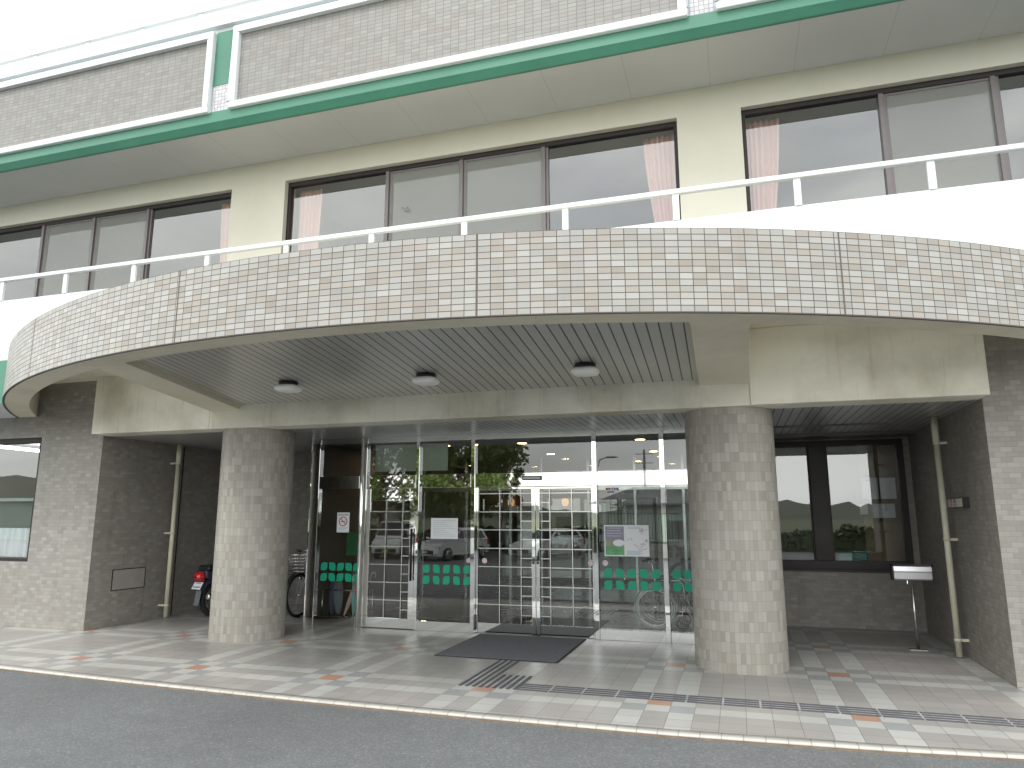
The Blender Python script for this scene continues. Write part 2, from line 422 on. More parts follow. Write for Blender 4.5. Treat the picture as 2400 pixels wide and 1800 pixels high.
# wooded hills that the windows reflect
M_hill = plain('hill_wood', (.085,.092,.07), .95, 0, .35, .06)  # base colour greyed to paint in distance haze
def hillh(x):
    k = min(max((-x-60)/380, 0), 1)
    return 4.2+24*k*k*(3-2*k)+2.6*math.sin(x*.013+1.2)+1.6*math.sin(x*.033+.4)+1.0*math.sin(x*.09)+.7*math.sin(x*.21+2)
b = MB(); rows = []
for j in range(9):
    y = -330-j*22; k = math.sin(math.pi*min(j/8, .5)) if j <= 4 else math.cos(math.pi*(j-4)/8)
    rows.append([(x, y, -.7+k*(hillh(x)+1.3*math.sin(x*.37+j*1.7)+1.1*math.sin(x*.61+j))) for x in range(-620, 621, 6)])
b.grid(rows); struct(b.build('hills', M_hill, fix=False))
# tactile bars: structure of the paving
b = MB()
def bar(x0, x1, y0, y1): b.extr([(y0,0),(y0+.004,.006),(y1-.004,.006),(y1,0)], x0, x1, 'x')
for k in range(9):
    x = .028+k*.0665; y1 = -1.62 if k < 4 else -2.29
    segs = [(y1-.012, -2.285), (-2.305, -2.86)] if k < 4 else [(-2.305, -2.86)]
    for a0, a1 in segs: b.box(x, x+.034, a1, a0, .0, .006)
for i in range(38):
    for k in range(4):
        x0 = .60+i*.3; y = -2.615-k*.069
        b.box(x0, x0+.283, y-.034, y, .0, .006)
struct(b.build('tactile_paving', M_bar, bevel=.003))

# ------------------------------------------------------------------ building
bld = thing('public_building', 'three storey building with curved tiled porch canopy, round columns and white balcony rails', 'building')
CX, CY, RO, RI, ZB, ZT = -.57, 4.84, 9.526, 9.236, 3.015, 3.665
def rp(r, th, z): return (CX+r*math.sin(th), CY-r*math.cos(th), z)
def ring_y(x, r): return CY-math.sqrt(r*r-(x-CX)**2)

# ground floor walls with window openings
def wall_open(name, mat, x0, x1, y0, y1, z0, z1, opens, parent, uvfix=None):
    b = MB(); xs = x0
    for (a, c, d, e) in opens:
        if a > xs: b.box(xs, a, y0, y1, z0, z1)
        if d > z0: b.box(a, c, y0, y1, z0, d)
        if e < z1: b.box(a, c, y0, y1, e, z1)
        xs = c
    if xs < x1: b.box(xs, x1, y0, y1, z0, z1)
    return b.build(name, mat, parent, fix=False)
wall_open('tiled_wall', M_wall, -16, -6.05, -1.42, -1.1, 0, 3.5, [(-9.9, -7.21, .90, 2.70)], bld)
wall_open('tiled_wall', M_wall, 4.955, 12, -1.42, -1.1, 0, 3.5, [(7.2, 9.8, .90, 2.70)], bld)
MB().box(-6.35, -6.05, -1.1, 2.2, 0, 2.75).build('tiled_wall', M_wall, bld, fix=False)
MB().box(4.955, 5.25, -1.1, 2.2, 0, 2.75).build('tiled_wall', M_wall, bld, fix=False)
MB().box(-6.05, -3.50, 2.0, 2.2, 0, 2.75).build('tiled_wall', M_wall, bld, fix=False)
wall_open('tiled_wall', M_wall, 2.65, 4.955, 1.87, 2.1, 0, 2.75, [(3.10, 4.875, .79, 2.62)], bld)
b = MB(); b.box(-6.052, -6.046, .165, .190, 0, 2.66); b.build('expansion_joint', M_black, bld)
b = MB()
y0, y1, z0, z1 = -1.03, -.42, .487, .786
b.box(-6.05, -6.044, y0, y1, z0, z1, 0)
for q in ((y0,y1,z0,z0+.010),(y0,y1,z1-.010,z1),(y0,y0+.010,z0+.01,z1-.01),(y1-.010,y1,z0+.01,z1-.01)): b.box(-6.05, -6.041, *q, 1)
b.build('access_panel', [plain('access_panel_stone', (.36,.335,.32), .6, 0, .1, 5), M_black], bld, fix=False)
# columns
def column(cx, cy, r=.47):
    n = 64; b = MB()
    b.grid([[(cx+r*math.sin(2*math.pi*q/n), cy-r*math.cos(2*math.pi*q/n), z) for q in range(n+1)] for z in (0, 2.686)], uv=[[(q/n*62*.0475, z) for q in range(n+1)] for z in (0.0, 2.686)])
    return b.build('column', M_col, bld, fix=False)
column(2.55, -1.155); column(-3.615, -1.135)
# fascia beam over the recess
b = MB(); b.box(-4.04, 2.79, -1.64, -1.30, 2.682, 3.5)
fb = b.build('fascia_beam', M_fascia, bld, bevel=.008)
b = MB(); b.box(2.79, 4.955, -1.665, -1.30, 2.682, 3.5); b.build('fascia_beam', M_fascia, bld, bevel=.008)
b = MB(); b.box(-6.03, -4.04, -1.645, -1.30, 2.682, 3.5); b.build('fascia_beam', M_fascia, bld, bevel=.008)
# recess ceiling
b = MB(); b.box(-6.049, 4.954, -1.40, 2.05, 2.684, 2.76)
rc = b.build('slatted_ceiling', M_slat2, bld, fix=False)
b = MB(); b.box(2.7, 4.5, .36, .40, 2.66, 2.683); b.box(2.66, 4.954, 1.35, 1.868, 2.64, 2.683); b.build('ceiling_trim', M_bronzel, bld)

# canopy: concrete ring with children
TH = [R(-49.4+98.8*k/96) for k in range(97)]
TI = [R(-47.7+95.4*k/96) for k in range(97)]
b = MB()
o1 = [rp(RO-.014, t, ZB) for t in TH]; o2 = [rp(RO-.014, t, ZT) for t in TH]; i1 = [rp(RI, t, ZB) for t in TI]; i2 = [rp(RI, t, ZT) for t in TI]
b.grid([o2, o1], sm=True); b.grid([o1, i1], sm=False); b.grid([i1, i2], sm=True); b.grid([i2, o2], sm=False)
can = b.build('canopy', M_cream, bld, fix=False)
b = MB()
b.grid([[rp(RO, t, z) for t in TH] for z in (ZT, ZB)], uv=[[(t*RO, z-ZB) for t in TH] for z in (ZT, ZB)])
b.grid([[rp(RO, t, ZT) for t in TH], [rp(RO-.10, t, ZT) for t in TH]], sm=False, uv=[[(t*RO, 0) for t in TH], [(t*RO, .10) for t in TH]])
b.build('tile_band', M_band, can, fix=False)
b = MB(); b.grid([[rp(RO+.001, t, ZB+.004) for t in TH], [rp(RO+.001, t, ZB-.006) for t in TH], [rp(RO-.024, t, ZB-.006) for t in TH], [rp(RO-.024, t, ZB+.001) for t in TH]], sm=False)
b.build('bottom_strip', plain('bottom_strip_dark', (.09,.08,.075), .7), can, fix=False)  # thin dark strip along the lower edge of the tile band
for th in (-.725, -.434, -.1446, .1463, .4345, .725):
    dx = .006/RO; b = MB()
    P = [[rp(RO+.002, th-dx, z), rp(RO+.002, th+dx, z)] for z in (ZB, ZT)]
    b.grid(P, sm=False); b.build('expansion_joint', M_joint, can, fix=False)
b = MB(); t2 = [R(-47.6+95.2*k/60) for k in range(61)]
poly = [rp(RI+.004, t, 0)[:2] for t in t2]
# the side bays of the ring stay open to the sky; only the middle bay between the beams is roofed
mid = [p for p in poly if -3.2 < p[0] < 2.55]
b.prism([(-3.75,-2.36)]+mid+[(2.55,-2.36)], 3.5, 3.60); b.build('canopy_roof', M_cream, can, fix=False)
b = MB(); b.prism([(-7.50,-1.42),(-6.40,-2.485),(5.26,-2.485),(6.36,-1.42)], 3.5, 3.608); b.build('balcony_slab', M_cream, bld, fix=False)
# sloping beams from the columns to the ring
def hexa(b, pts, z0a, z0b, z1):
    (xa,ya),(xb,yb),(xc,yc),(xd,yd) = pts     # rear left, rear right, front right, front left
    B_ = [(xa,ya,z0a),(xb,yb,z0a),(xc,yc,z0b),(xd,yd,z0b)]; T_ = [(x,y,z1) for x,y,_ in B_]
    b.face(B_); b.face(T_[::-1])
    for k in range(4): b.face([B_[k], T_[k], T_[(k+1)%4], B_[(k+1)%4]])
b = MB(); hexa(b, [(2.275,-1.636),(2.79,-1.636),(2.765,ring_y(2.765,RI)-.01),(2.326,ring_y(2.326,RI)-.01)], 2.918, 3.013, 3.51); b.build('beam', M_cream, can, bevel=.006)
b = MB(); hexa(b, [(-4.03,-1.636),(-3.57,-1.636),(-3.0,ring_y(-3.0,RI)-.01),(-3.49,ring_y(-3.49,RI)-.01)], 2.918, 3.013, 3.51); b.build('beam', M_cream, can, bevel=.006)
b = MB(); n = 48; rows = []; uvs = []
for j in range(7):
    row = []; uvr = []; t = j/6
    for k in range(n+1):
        s = k/n; xr = -3.585+s*5.87; xf = -3.02+s*5.36; yf = ring_y(xf, RI)-.02
        row.append((xr+(xf-xr)*t, -1.63+(yf+1.63)*t, 2.985+.105*t)); uvr.append((xr/1.075, t*3))
    rows.append(row); uvs.append(uvr)
b.grid(rows, uv=uvs); b.build('slatted_ceiling', M_slat, can, fix=False)

# balcony of the first floor
b = MB()
b.prism([(-16,-2.489),(-6.43,-2.489),(-7.57,-1.422),(-16,-1.422)], 3.017, 3.611); b.prism([(5.29,-2.489),(12,-2.489),(12,-1.422),(6.43,-1.422)], 3.017, 3.611)
b.box(-16, 12, -2.49, -2.36, 3.612, 4.465)
par = b.build('balcony_parapet', M_white, bld, fix=False, bevel=.006)
for a, c in ((-16, -6.62), (5.49, 12)): MB().box(a, c, -2.503, -2.4895, 3.017, 3.611).build('green_band', M_green, par)
MB().box(-16, 12, -2.36, -1.55, 3.625, 3.65).build('balcony_floor', M_soffit, bld)
def rail(z0, zr, xs, x0, x1):
    b = MB(); b.box(x0, x1, -2.515, -2.455, zr-.052, zr)
    h = b.build('handrail', M_white, bld, bevel=.008)
    for x in xs: MB().box(x-.032, x+.032, -2.50, -2.47, z0, zr-.052).build('post', M_white, h, fix=False)
rail(4.465, 4.792, [-6.95+1.1405*k for k in range(-6, 16)], -16, 12)

# first floor wall and windows
wall_open('upper_wall', M_creamw, -16, 12, -1.55, -1.30, 3.65, 6.457, [(-9.4,-4.03,4.0,6.125),(-3.145,2.168,4.0,6.125),(2.882,8.2,4.0,6.125)], bld)
b = MB(); x0, x1, y0, y1, z0, z1 = -15, 11, -1.31, 3.5, 3.6, 6.35
b.face([(x0,y1,z0),(x1,y1,z0),(x1,y1,z1),(x0,y1,z1)][::-1]); b.face([(x0,y0,z0),(x0,y0,z1),(x0,y1,z1),(x0,y1,z0)]); b.face([(x1,y0,z0),(x1,y0,z1),(x1,y1,z1),(x1,y1,z0)][::-1])
b.face([(x0,y0,z0),(x1,y0,z0),(x1,y1,z0),(x0,y1,z0)]); b.face([(x0,y0,z1),(x1,y0,z1),(x1,y1,z1),(x0,y1,z1)][::-1])
b.box(-3.6,-3.5,-1.25,3.4,3.65,6.3); b.box(2.5,2.6,-1.25,3.4,3.65,6.3)
b.build('upper_room', M_room, bld, fix=False)
def curtain(win, x0a, x1a, x0b, x1b, y, za, zb, mat, folds=7, name='curtain'):
    b = MB(); n = folds*8; rows = []
    for j in range(13):
        t = j/12; k = t**1.4; a = x0a+(x0b-x0a)*k; c = x1a+(x1b-x1a)*k
        rows.append([(a+(c-a)*q/n, y+.028*math.sin(q/8*2*math.pi+.6*math.sin(t*2+q))*(1-.25*t), za+(zb-za)*t) for q in range(n+1)])
    return b.grid(rows).build(name, mat, win, fix=False)
def upper_window(x0, x1, muls, screens):
    z0, z1 = 4.0, 6.125; y0, y1 = -1.475, -1.40; b = MB()
    b.box(x0, x1, y0, y1, z1-.062, z1, 0); b.box(x0, x1, y0, y1, z0, z0+.08, 0); b.box(x0, x0+.045, y0, y1, z0+.08, z1-.062, 0); b.box(x1-.045, x1, y0, y1, z0+.08, z1-.062, 0)
    ex = [x0+.045]
    for m in muls:
        b.box(m-.045, m+.005, y0-.012, y1, z0+.08, z1-.064, 1); b.box(m+.005, m+.040, y0+.012, y1, z0+.08, z1-.064, 1)
    w = b.build('window', [M_bronze, M_bronzel], bld, fix=False, bevel=.003)
    MB().face([(x0+.02,-1.435,z0+.05),(x1-.02,-1.435,z0+.05),(x1-.02,-1.435,z1-.03),(x0+.02,-1.435,z1-.03)]).build('pane', M_glass, w, fix=False)
    for a, c in screens:
        MB().face([(a+.035,-1.462,z0+.08),(c-.04,-1.462,z0+.08),(c-.04,-1.462,z1-.09),(a+.035,-1.462,z1-.09)]).build('screen', M_screen, w, fix=False)
        b = MB(); b.box(a+.035, c-.04, -1.47, -1.455, z1-.095, z1-.07); b.build('screen_frame', M_bronzel, w, fix=False)
    return w
w1 = upper_window(-9.4, -4.03, [-7.61,-6.585,-5.552], [(-7.61,-6.585),(-6.585,-5.552)])
curtain(w1, -4.42, -4.08, -4.30, -4.08, -1.28, 6.07, 4.05, M_curtain, 5)
w2 = upper_window(-3.145, 2.168, [-1.586,-.534,.557], [(-1.586,-.534),(-.534,.557)])
b = MB()
for q in ((0,0,.030,.022),(-.035,.03,.018,.016),(.03,.028,.014,.012),(.045,-.012,.016,.02)):
    b.face([(-1.34+q[0]+q[2]*math.cos(a*math.pi/8), -1.4645, 5.49+q[1]+q[3]*math.sin(a*math.pi/8)) for a in range(16)])
b.build('decal', plain('grey_decal', (.22,.22,.22), .7), w2, fix=False)
curtain(w2, -3.09, -2.72, -3.09, -2.80, -1.27, 6.07, 4.05, M_curtain, 6); curtain(w2, 1.74, 2.12, 1.98, 2.12, -1.27, 6.07, 4.05, M_curtain, 6)
w3 = upper_window(2.882, 8.2, [4.347,5.402,6.55], [(4.347,5.402)])
curtain(w3, 2.93, 3.30, 2.94, 3.08, -1.27, 6.07, 4.05, M_curtain, 6)

# overhanging balcony of the second floor
MB().box(-16, 12, -2.43, -1.30, 6.458, 6.52).build('soffit', M_soffit, bld, fix=False)
b = MB(); b.box(-16, 12, -2.489, -2.30, 6.53, 7.92); b.box(-16, 12, -2.55, -2.28, 7.92, 7.96)
up_ = b.build('balcony_parapet', M_white, bld, fix=False)
b = MB(); b.extr([(-2.515,6.70),(-2.515,6.545),(-2.455,6.457),(-2.42,6.457),(-2.42,6.70)], -16, 12, 'x'); b.build('green_band', M_green, up_, bevel=.012)
Z0, Z1 = 6.76, 7.75
for a, c in ((-14, -3.75), (-3.25, 2.285), (2.77, 11.5)):
    MB().box(a, c, -2.505, -2.4905, Z0, Z1).build('tile_panel', M_panel, up_, fix=False)
    b = MB(); f = .095
    for q in ((a-f,c+f,Z0-.085,Z0),(a-f,c+f,Z1,Z1+.10),(a-f,a,Z0,Z1),(c,c+f,Z0,Z1)): b.box(q[0],q[1],-2.565,-2.4905,q[2],q[3])
    b.build('panel_frame', M_white, up_, bevel=.012)
for a, c in ((-3.645, -3.355), (2.39, 2.675)):
    MB().box(a+.005, c-.005, -2.505, -2.4902, 7.07, 7.85).build('green_plate', M_green, up_)
    MB().box(a+.015, c-.015, -2.500, -2.4902, 6.70, 7.069).build('tile_panel', tiles('mosaic_tile', .05, .05, [(.62,.60,.66),(.70,.70,.70),(.55,.53,.58)], (.35,.33,.33), .008, 0, .3), up_, fix=False)
rail(7.96, 8.27, [-6.9+.982*k for k in range(-7, 19)], -16, 12)

# ground floor windows
def gwin(x0, x1, y, z0, z1, muls, mw, lite=.03, name='window'):
    b = MB(); f = .085
    b.box(x0, x1, y, y+.09, z1-f*.9, z1); b.box(x0, x1, y, y+.09, z0, z0+f*1.5); b.box(x0, x0+.05, y, y+.09, z0+f*1.5, z1-f*.9); b.box(x1-.085, x1, y, y+.09, z0+f*1.5, z1-f*.9)
    for m in muls: b.box(m-mw/2, m+mw/2, y-.012, y+.09, z0+f*1.5, z1-f*.9); b.box(m-mw/2-.02, m+mw/2+.02, y+.02, y+.07, z0+f*1.5-.001, z1-f*.9+.001)
    b.box(x0-.02, x1+.02, y-.03, y+.01, z0-.022, z0+.012)
    w = b.build(name, M_bronze, bld, fix=False, bevel=.004)
    MB().face([(x0+.02,y+.05,z0+.02),(x1-.02,y+.05,z0+.02),(x1-.02,y+.05,z1-.02),(x0+.02,y+.05,z1-.02)]).build('pane', M_glass, w, fix=False)
    return w
rw = gwin(3.10, 4.875, 1.855, .79, 2.62, [3.745], .235)
lw_ = gwin(-9.9, -7.21, -1.375, .82, 2.70, [-8.55], .08)
curtain(lw_, -9.8, -7.25, -9.8, -7.25, -1.20, 1.37, .95, M_lace, 20)
gwin(7.2, 9.8, -1.375, .82, 2.70, [8.5], .08)
b = MB()
def room(b, x0, x1, y0, y1, z0, z1, fl=0, wl=1, ce=2, front=False):
    b.face([(x0,y0,z0),(x1,y0,z0),(x1,y1,z0),(x0,y1,z0)], None, fl); b.face([(x0,y0,z1),(x0,y1,z1),(x1,y1,z1),(x1,y0,z1)], None, ce)
    b.face([(x0,y1,z0),(x1,y1,z0),(x1,y1,z1),(x0,y1,z1)], None, wl); b.face([(x0,y0,z0),(x0,y1,z0),(x0,y1,z1),(x0,y0,z1)], None, wl); b.face([(x1,y0,z0),(x1,y0,z1),(x1,y1,z1),(x1,y1,z0)], None, wl)
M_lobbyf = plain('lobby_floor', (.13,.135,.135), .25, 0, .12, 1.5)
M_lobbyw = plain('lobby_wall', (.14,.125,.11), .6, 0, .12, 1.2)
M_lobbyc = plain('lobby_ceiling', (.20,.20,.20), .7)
M_officew = plain('office_wall', (.70,.68,.60), .8)
M_officef = plain('office_floor', (.40,.39,.36), .5)
M_officec = plain('office_ceiling', (.70,.70,.68), .8)
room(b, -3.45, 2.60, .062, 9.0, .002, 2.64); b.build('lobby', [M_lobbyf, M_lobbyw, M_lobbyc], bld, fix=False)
b = MB(); room(b, 2.66, 7.5, 2.11, 6.0, .002, 2.64); b.build('office', [M_officef, M_officew, M_officec], bld, fix=False)
for q in ((-12, -6.4), (5.3, 12)):
    b = MB(); room(b, *q, -1.09, 3.0, .05, 2.9); b.build('office', [M_officef, M_officew, M_officec], bld, fix=False)
MB().box(-3.50, -3.452, .05, 2.0, 0, 2.75).build('side_wall', plain('dark_side_wall', (.07,.055,.05), .35), bld)
MB().box(2.602, 2.65, .05, 2.1, 0, 2.75).build('side_wall', M_bronze, bld)
b = MB(); b.box(4.36, 4.86, 2.30, 2.34, .8, 2.6); b.build('notice_board', plain('brown_board', (.30,.21,.13), .6, 0, .1, 3), bld)
MB().box(3.2, 4.9, 2.14, 2.6, .86, .90).build('counter', M_officew, bld)
b = MB(); b.box(3.95, 4.35, 2.15, 2.35, .901, 1.02); tag(b.build('desk_tray', plain('teal_plastic', (.10,.38,.33), .4), None, bevel=.02), 'teal plastic tray on the counter behind the brown office window', 'tray')

# ------------------------------------------------------------------ glazed entrance
ent = thing('glass_entrance', 'polished steel entrance screen with sliding glass doors, grilles and rows of green leaf stickers', 'entrance', (0,0,0))
def mullion(x, w, z0=0, z1=2.683, d=.055): return MB().box(x-w/2, x+w/2, -d, d, z0, z1).build('mullion', M_steel, ent, bevel=.004)
mullion(-1.73, .05); mullion(-.89, .06); mullion(.815, .06); mullion(1.70, .062); mullion(2.56, .08)
b = MB(); b.tube([(-2.625,-.035,0),(-2.625,-.035,2.683)], .028, 16); b.box(-2.60,-2.545,-.05,.05,0,2.683); b.box(-2.66,-2.60,.0,.05,0,2.683); b.build('mullion', M_steel, ent, bevel=.004)
MB().box(-3.49, -3.335, -.05, .05, 0, 2.683).build('door_jamb', M_steel, ent, bevel=.004)
for a, c in ((-2.545,-1.755),(-1.705,-.92),(-.86,.785),(.845,1.669),(1.731,2.52),(-3.335,-2.66)): MB().box(a, c, -.052, .05, 1.937, 2.122).build('transom', M_steel, ent, bevel=.003)
for a, c in ((-2.545,-1.755),(-1.705,-.92),(-.86,.785),(.845,1.669),(1.731,2.52),(-3.335,-2.66)): MB().box(a, c, -.03, .03, 2.60, 2.683).build('head_rail', M_steelb, ent)
for a, c in ((-1.705,-.92),(.845,1.669),(1.731,2.52),(-3.335,-2.66)): MB().box(a, c, -.04, .04, 0, .130).build('bottom_rail', M_steel, ent, bevel=.003)
for a, c in ((-2.545,-1.755),(-1.705,-.92),(-.86,.785),(.845,1.669),(1.731,2.52),(-3.335,-2.66)):
    MB().face([(a,.002,2.122),(c,.002,2.122),(c,.002,2.60),(a,.002,2.60)]).build('glass_pane', M_glassd, ent, fix=False)
    if a not in (-2.545, -.86): MB().face([(a,.002,.13),(c,.002,.13),(c,.002,1.937),(a,.002,1.937)]).build('glass_pane', M_glassd, ent, fix=False)
MB().box(-.17, .10, -.085, -.052, 2.02, 2.078).build('door_sensor', M_black, ent, bevel=.004)
MB().box(-.155, .085, -.0875, -.0855, 2.034, 2.064).build('sensor_window', plain('sensor_window', (.6,.6,.6), .3), ent)
FULL = [.377,.622,.868,1.111,1.357,1.60,1.847]; HALF = [.248,.497,.741,.984,1.234,1.475,1.722]
def leaf_door(x0, x1, stile_r, vb1, vb2):
    b = MB(); y0, y1 = .008, .046
    st = (x1-.054, x1-.002) if stile_r else (x0+.002, x0+.054); ot = (x0, x0+.028) if stile_r else (x1-.028, x1)
    b.box(st[0], st[1], y0-.03, y1, 0.003, 1.934); b.box(ot[0], ot[1], y0, y1, 0.003, 1.934)
    lo, hi = (ot[1], st[0]) if stile_r else (st[1], ot[0])
    b.box(lo, hi, y0, y1, .003, .137); b.box(lo, hi, y0, y1, 1.905, 1.934)
    d = b.build('sliding_door', M_steel, ent, fix=False, bevel=.004)
    MB().face([(lo,.03,.13),(hi,.03,.13),(hi,.03,1.91),(lo,.03,1.91)]).build('glass_pane', M_glassd, d, fix=False)
    g = MB(); r = .0065; yy = .012
    for z in FULL: g.box(lo, hi, yy-r, yy+r, z-r, z+r)
    for x in (vb1, vb2): g.box(x-r, x+r, yy-r-.001, yy+r-.001, .137, 1.905)
    a, c = (vb2, st[0]) if stile_r else (st[1], vb1)
    for z in HALF: g.box(a+r, c, yy-r, yy+r, z-r, z+r)
    g.build('grille', M_steelb, d, fix=False)
leaf_door(-.858, -.001, True, -.516, -.212); leaf_door(.001, .784, False, .192, .494)
for x in (-.032, .028): MB().lathe([(0,-.012),(.014,-.010),(.016,0)], (x,-.024,.93), 'y', 12).build('lock', M_black, ent)
b = MB(); y0, y1 = -.03, .012
b.box(-2.543,-2.475,y0,y1,.010,1.934); b.box(-1.852,-1.757,y0,y1,.010,1.934); b.box(-2.475,-1.852,y0,y1,.010,.147); b.box(-2.475,-1.852,y0,y1,1.76,1.934)
sw = b.build('swing_door', M_steel, ent, fix=False, bevel=.004)
MB().face([(-2.475,-.01,.14),(-1.852,-.01,.14),(-1.852,-.01,1.77),(-2.475,-.01,1.77)]).build('glass_pane', M_glassd, sw, fix=False)
g = MB(); r = .0065
for z in (.386,.626,.87,1.12,1.354,1.607): g.box(-2.475,-1.852,-.022-r,-.022+r,z-r,z+r)
for x in (-2.221,-1.961): g.box(x-r,x+r,-.023-r,-.023+r,.147,1.76)
for z in (.259,.502,.745,.99,1.235,1.477): g.box(-1.961,-1.852,-.022-r,-.022+r,z-r,z+r)
g.build('grille', M_steelb, sw, fix=False)
b = MB(); b.tube([(-1.79,-.085,.66),(-1.79,-.085,1.37)], .018, 12); b.tube([(-1.79,-.03,.72),(-1.79,-.085,.72)], .011, 8, 1); b.tube([(-1.79,-.03,1.31),(-1.79,-.085,1.31)], .011, 8, 1)
b.build('handle', [plain('dark_handle', (.035,.02,.015), .3), M_steel], sw)
def leafshape(cx, cz, w, h, y, flip):
    pts = []; r1, r2_ = .42*w, .10*w
    for k, (sx, sz) in enumerate(((-1,-1),(1,-1),(1,1),(-1,1))):
        r = r1 if (k % 2 == 0) != flip else r2_
        ccx, ccz = cx+sx*(w/2-r), cz+sz*(h/2-r)
        for q in range(6):
            a = math.pi*(1+.5*k)+q/5*math.pi/2; pts.append((ccx+r*math.cos(a), y, ccz+r*math.sin(a)))
    return pts
for x0, p, n, w in ((-3.215,.1345,5,.108),(-1.590,.1513,5,.100),(.958,.1535,5,.106),(1.825,.14,5,.106)):
    for k in range(n):
        for z in (.822, .672): MB().face(leafshape(x0+k*p, z, w, .112, -.001, (k % 2 == 0))).build('leaf_sticker', M_sticker, ent, fix=False)
for x in (-.955, -.73, .738, .925):
    b = MB(); pts = lambda r, yy: [(x+r*math.cos(a*math.pi/12), yy, .945+r*math.sin(a*math.pi/12)) for a in range(24)]
    b.face(pts(.037, -.0012), None, 0); b.tube([(x+.022*math.cos(a), -.0018, .945+.022*math.sin(a)) for a in [k*math.pi/9 for k in range(14)]], .0035, 5, 1)
    b.build('round_sticker', [plain('pale_sticker', (.72,.62,.64), .5), plain('sticker_mark', (.5,.28,.33), .5)], ent, fix=False)
b = MB()
for k, (a, c, z, h, m) in enumerate(((.955,.985,1.893,.030,0),(.99,1.02,1.893,.030,0),(1.03,1.052,1.893,.030,0),(1.06,1.088,1.893,.030,1),(1.094,1.125,1.893,.030,1),(.975,.995,1.853,.022,1),(1.0,1.022,1.853,.022,1),(1.03,1.066,1.853,.022,1))):
    b.box(a, c, -.0015, .0015, z-h/2, z+h/2, m)
b.build('logo_sticker', [plain('sticker_red', (.55,.08,.14), .5), plain('sticker_blue', (.12,.16,.45), .5)], ent)

# inner glazed screen of the vestibule
b = MB()
for x in (-3.3,-2.4,-1.5,-.9,.0,.85,1.7,2.5): b.box(x-.025, x+.025, 3.6, 3.66, 0.003, 2.63)
b.box(-3.4, 2.55, 3.59, 3.67, 2.0, 2.15)
inn = tag(b.build('inner_screen', M_steelb, None, fix=False, bevel=.004), 'inner glazed screen with steel posts at the back of the vestibule', 'glass screen')
MB().face([(-3.4,3.63,.05),(2.55,3.63,.05),(2.55,3.63,2.6),(-3.4,3.63,2.6)]).build('glass_pane', M_glass, inn, fix=False)

# ------------------------------------------------------------------ small things of the porch
b = MB(); y0, y1 = -1.615, -.075
b.box(-.755, .675, y0, y1, .0008, .008, 1); b.box(-.735, .655, y0+.02, y1-.02, .006, .012, 0)
tag(b.build('door_mat', [M_mat, M_rubber], None, bevel=.002), 'dark blue grey door mat lying before the sliding doors', 'door mat')

M_lampw = plain('lamp_cover', (.95,.94,.92), .35)
def ceiling_lamp(x, y, label, first=[None]):
    z = 2.985+.105*(-y-1.63)/2.75
    if first[0]: return dup(first[0], (x, y, z), 0, label)
    t = thing('ceiling_lamp', label, 'ceiling lamp', (x, y, z), 0, 'lamps under the porch ceiling')
    b = MB(); b.lathe([(0,.0),(.105,.0),(.105,-.045),(0,-.045)], n=32); b.build('lamp_base', M_black, t)
    b = MB(); P = []
    for r, h in ((.085,-.040),(.118,-.042),(.132,-.052),(.136,-.068),(.130,-.088),(.112,-.102),(.075,-.110),(0,-.112)):
        row = []
        for q in range(48):
            a = 2*math.pi*q/48; ca, sa = math.cos(a), math.sin(a); k = (abs(ca)**3.4+abs(sa)**3.4)**(-1/3.4)
            row.append((r*k*ca, r*k*sa, h))
        P.append(row)
    b.grid(P, close=True); b.build('lamp_cover', M_lampw, t)
    first[0] = t; return t
ceiling_lamp(-2.13, -2.66, 'leftmost of three rounded white lamps on the slatted porch ceiling, nearest the slanting beam')
ceiling_lamp(-.47, -2.62, 'middle of three rounded white lamps on the slatted porch ceiling')
ceiling_lamp(1.235, -2.60, 'rightmost of three rounded white lamps on the porch ceiling, nearest the right column')

def drainpipe(x, y, ztop, side, wallx, label):
    t = thing('drainpipe', label, 'drainpipe', (x, y, 0), 0, 'cream drainpipes in the porch recess')
    b = MB(); b.tube([(0,0,.012),(0,0,ztop-.30)], .033, 20); b.tube([(0,0,ztop-.32),(0,0,ztop)], .038, 20); b.build('pipe', M_pipe, t)
    for z in (.19, 1.28, 2.375):
        b = MB(); b.tube([(0,0,z-.014),(0,0,z+.014)], .040, 20); d = abs(wallx-x)
        s = 1 if side > 0 else -1; b.box(min(s*.03, s*d), max(s*.03, s*d), -.012, .012, z-.014, z+.014); b.build('bracket', M_pipe, t)
    return t
drainpipe(4.848, -.03, 2.682, 1, 4.955, 'cream drainpipe on the wall to the right of the right column, beside the ashtray stand')
drainpipe(-5.905, -.09, 2.682, -1, -6.05, 'cream drainpipe on the dark wall to the left of the left column, beside the motorbike')

# standing ashtray
t = thing('ashtray_stand', 'slim standing ashtray, a silver tube box with black ends on a thin steel pole', 'ashtray stand', (4.525, .365, 0))
b = MB(); b.box(-.095, .095, -.05, .05, .001, .009); b.build('base_plate', M_steelb, t, bevel=.002)
b = MB(); b.tube([(0,0,.008),(0,0,.80)], .0155, 14); b.build('pole', M_steelb, t)
M_alu = plain('aluminium', (.62,.62,.63), .3, .9, .04, 3)
prof = [(-.058,.795),(.05,.795),(.062,.81),(.066,.88),(.055,.95),(.03,.972),(-.03,.972),(-.055,.95),(-.066,.90),(-.064,.81)]
b = MB(); b.extr(prof, -.195, .215, 'x'); bx_ = b.build('box', M_alu, t, bevel=.006)
MB().box(-.194, .214, -.0685, -.060, .884, .889).build('seam', M_black, bx_)
b = MB(); p2 = [(y*1.06, (z-.88)*1.06+.88) for y, z in prof]; b.extr(p2, -.212, -.194, 'x'); b.build('end_cap', M_black, t, bevel=.004)
b = MB(); b.extr(p2, .214, .232, 'x'); b.build('end_cap', M_black, t, bevel=.004)
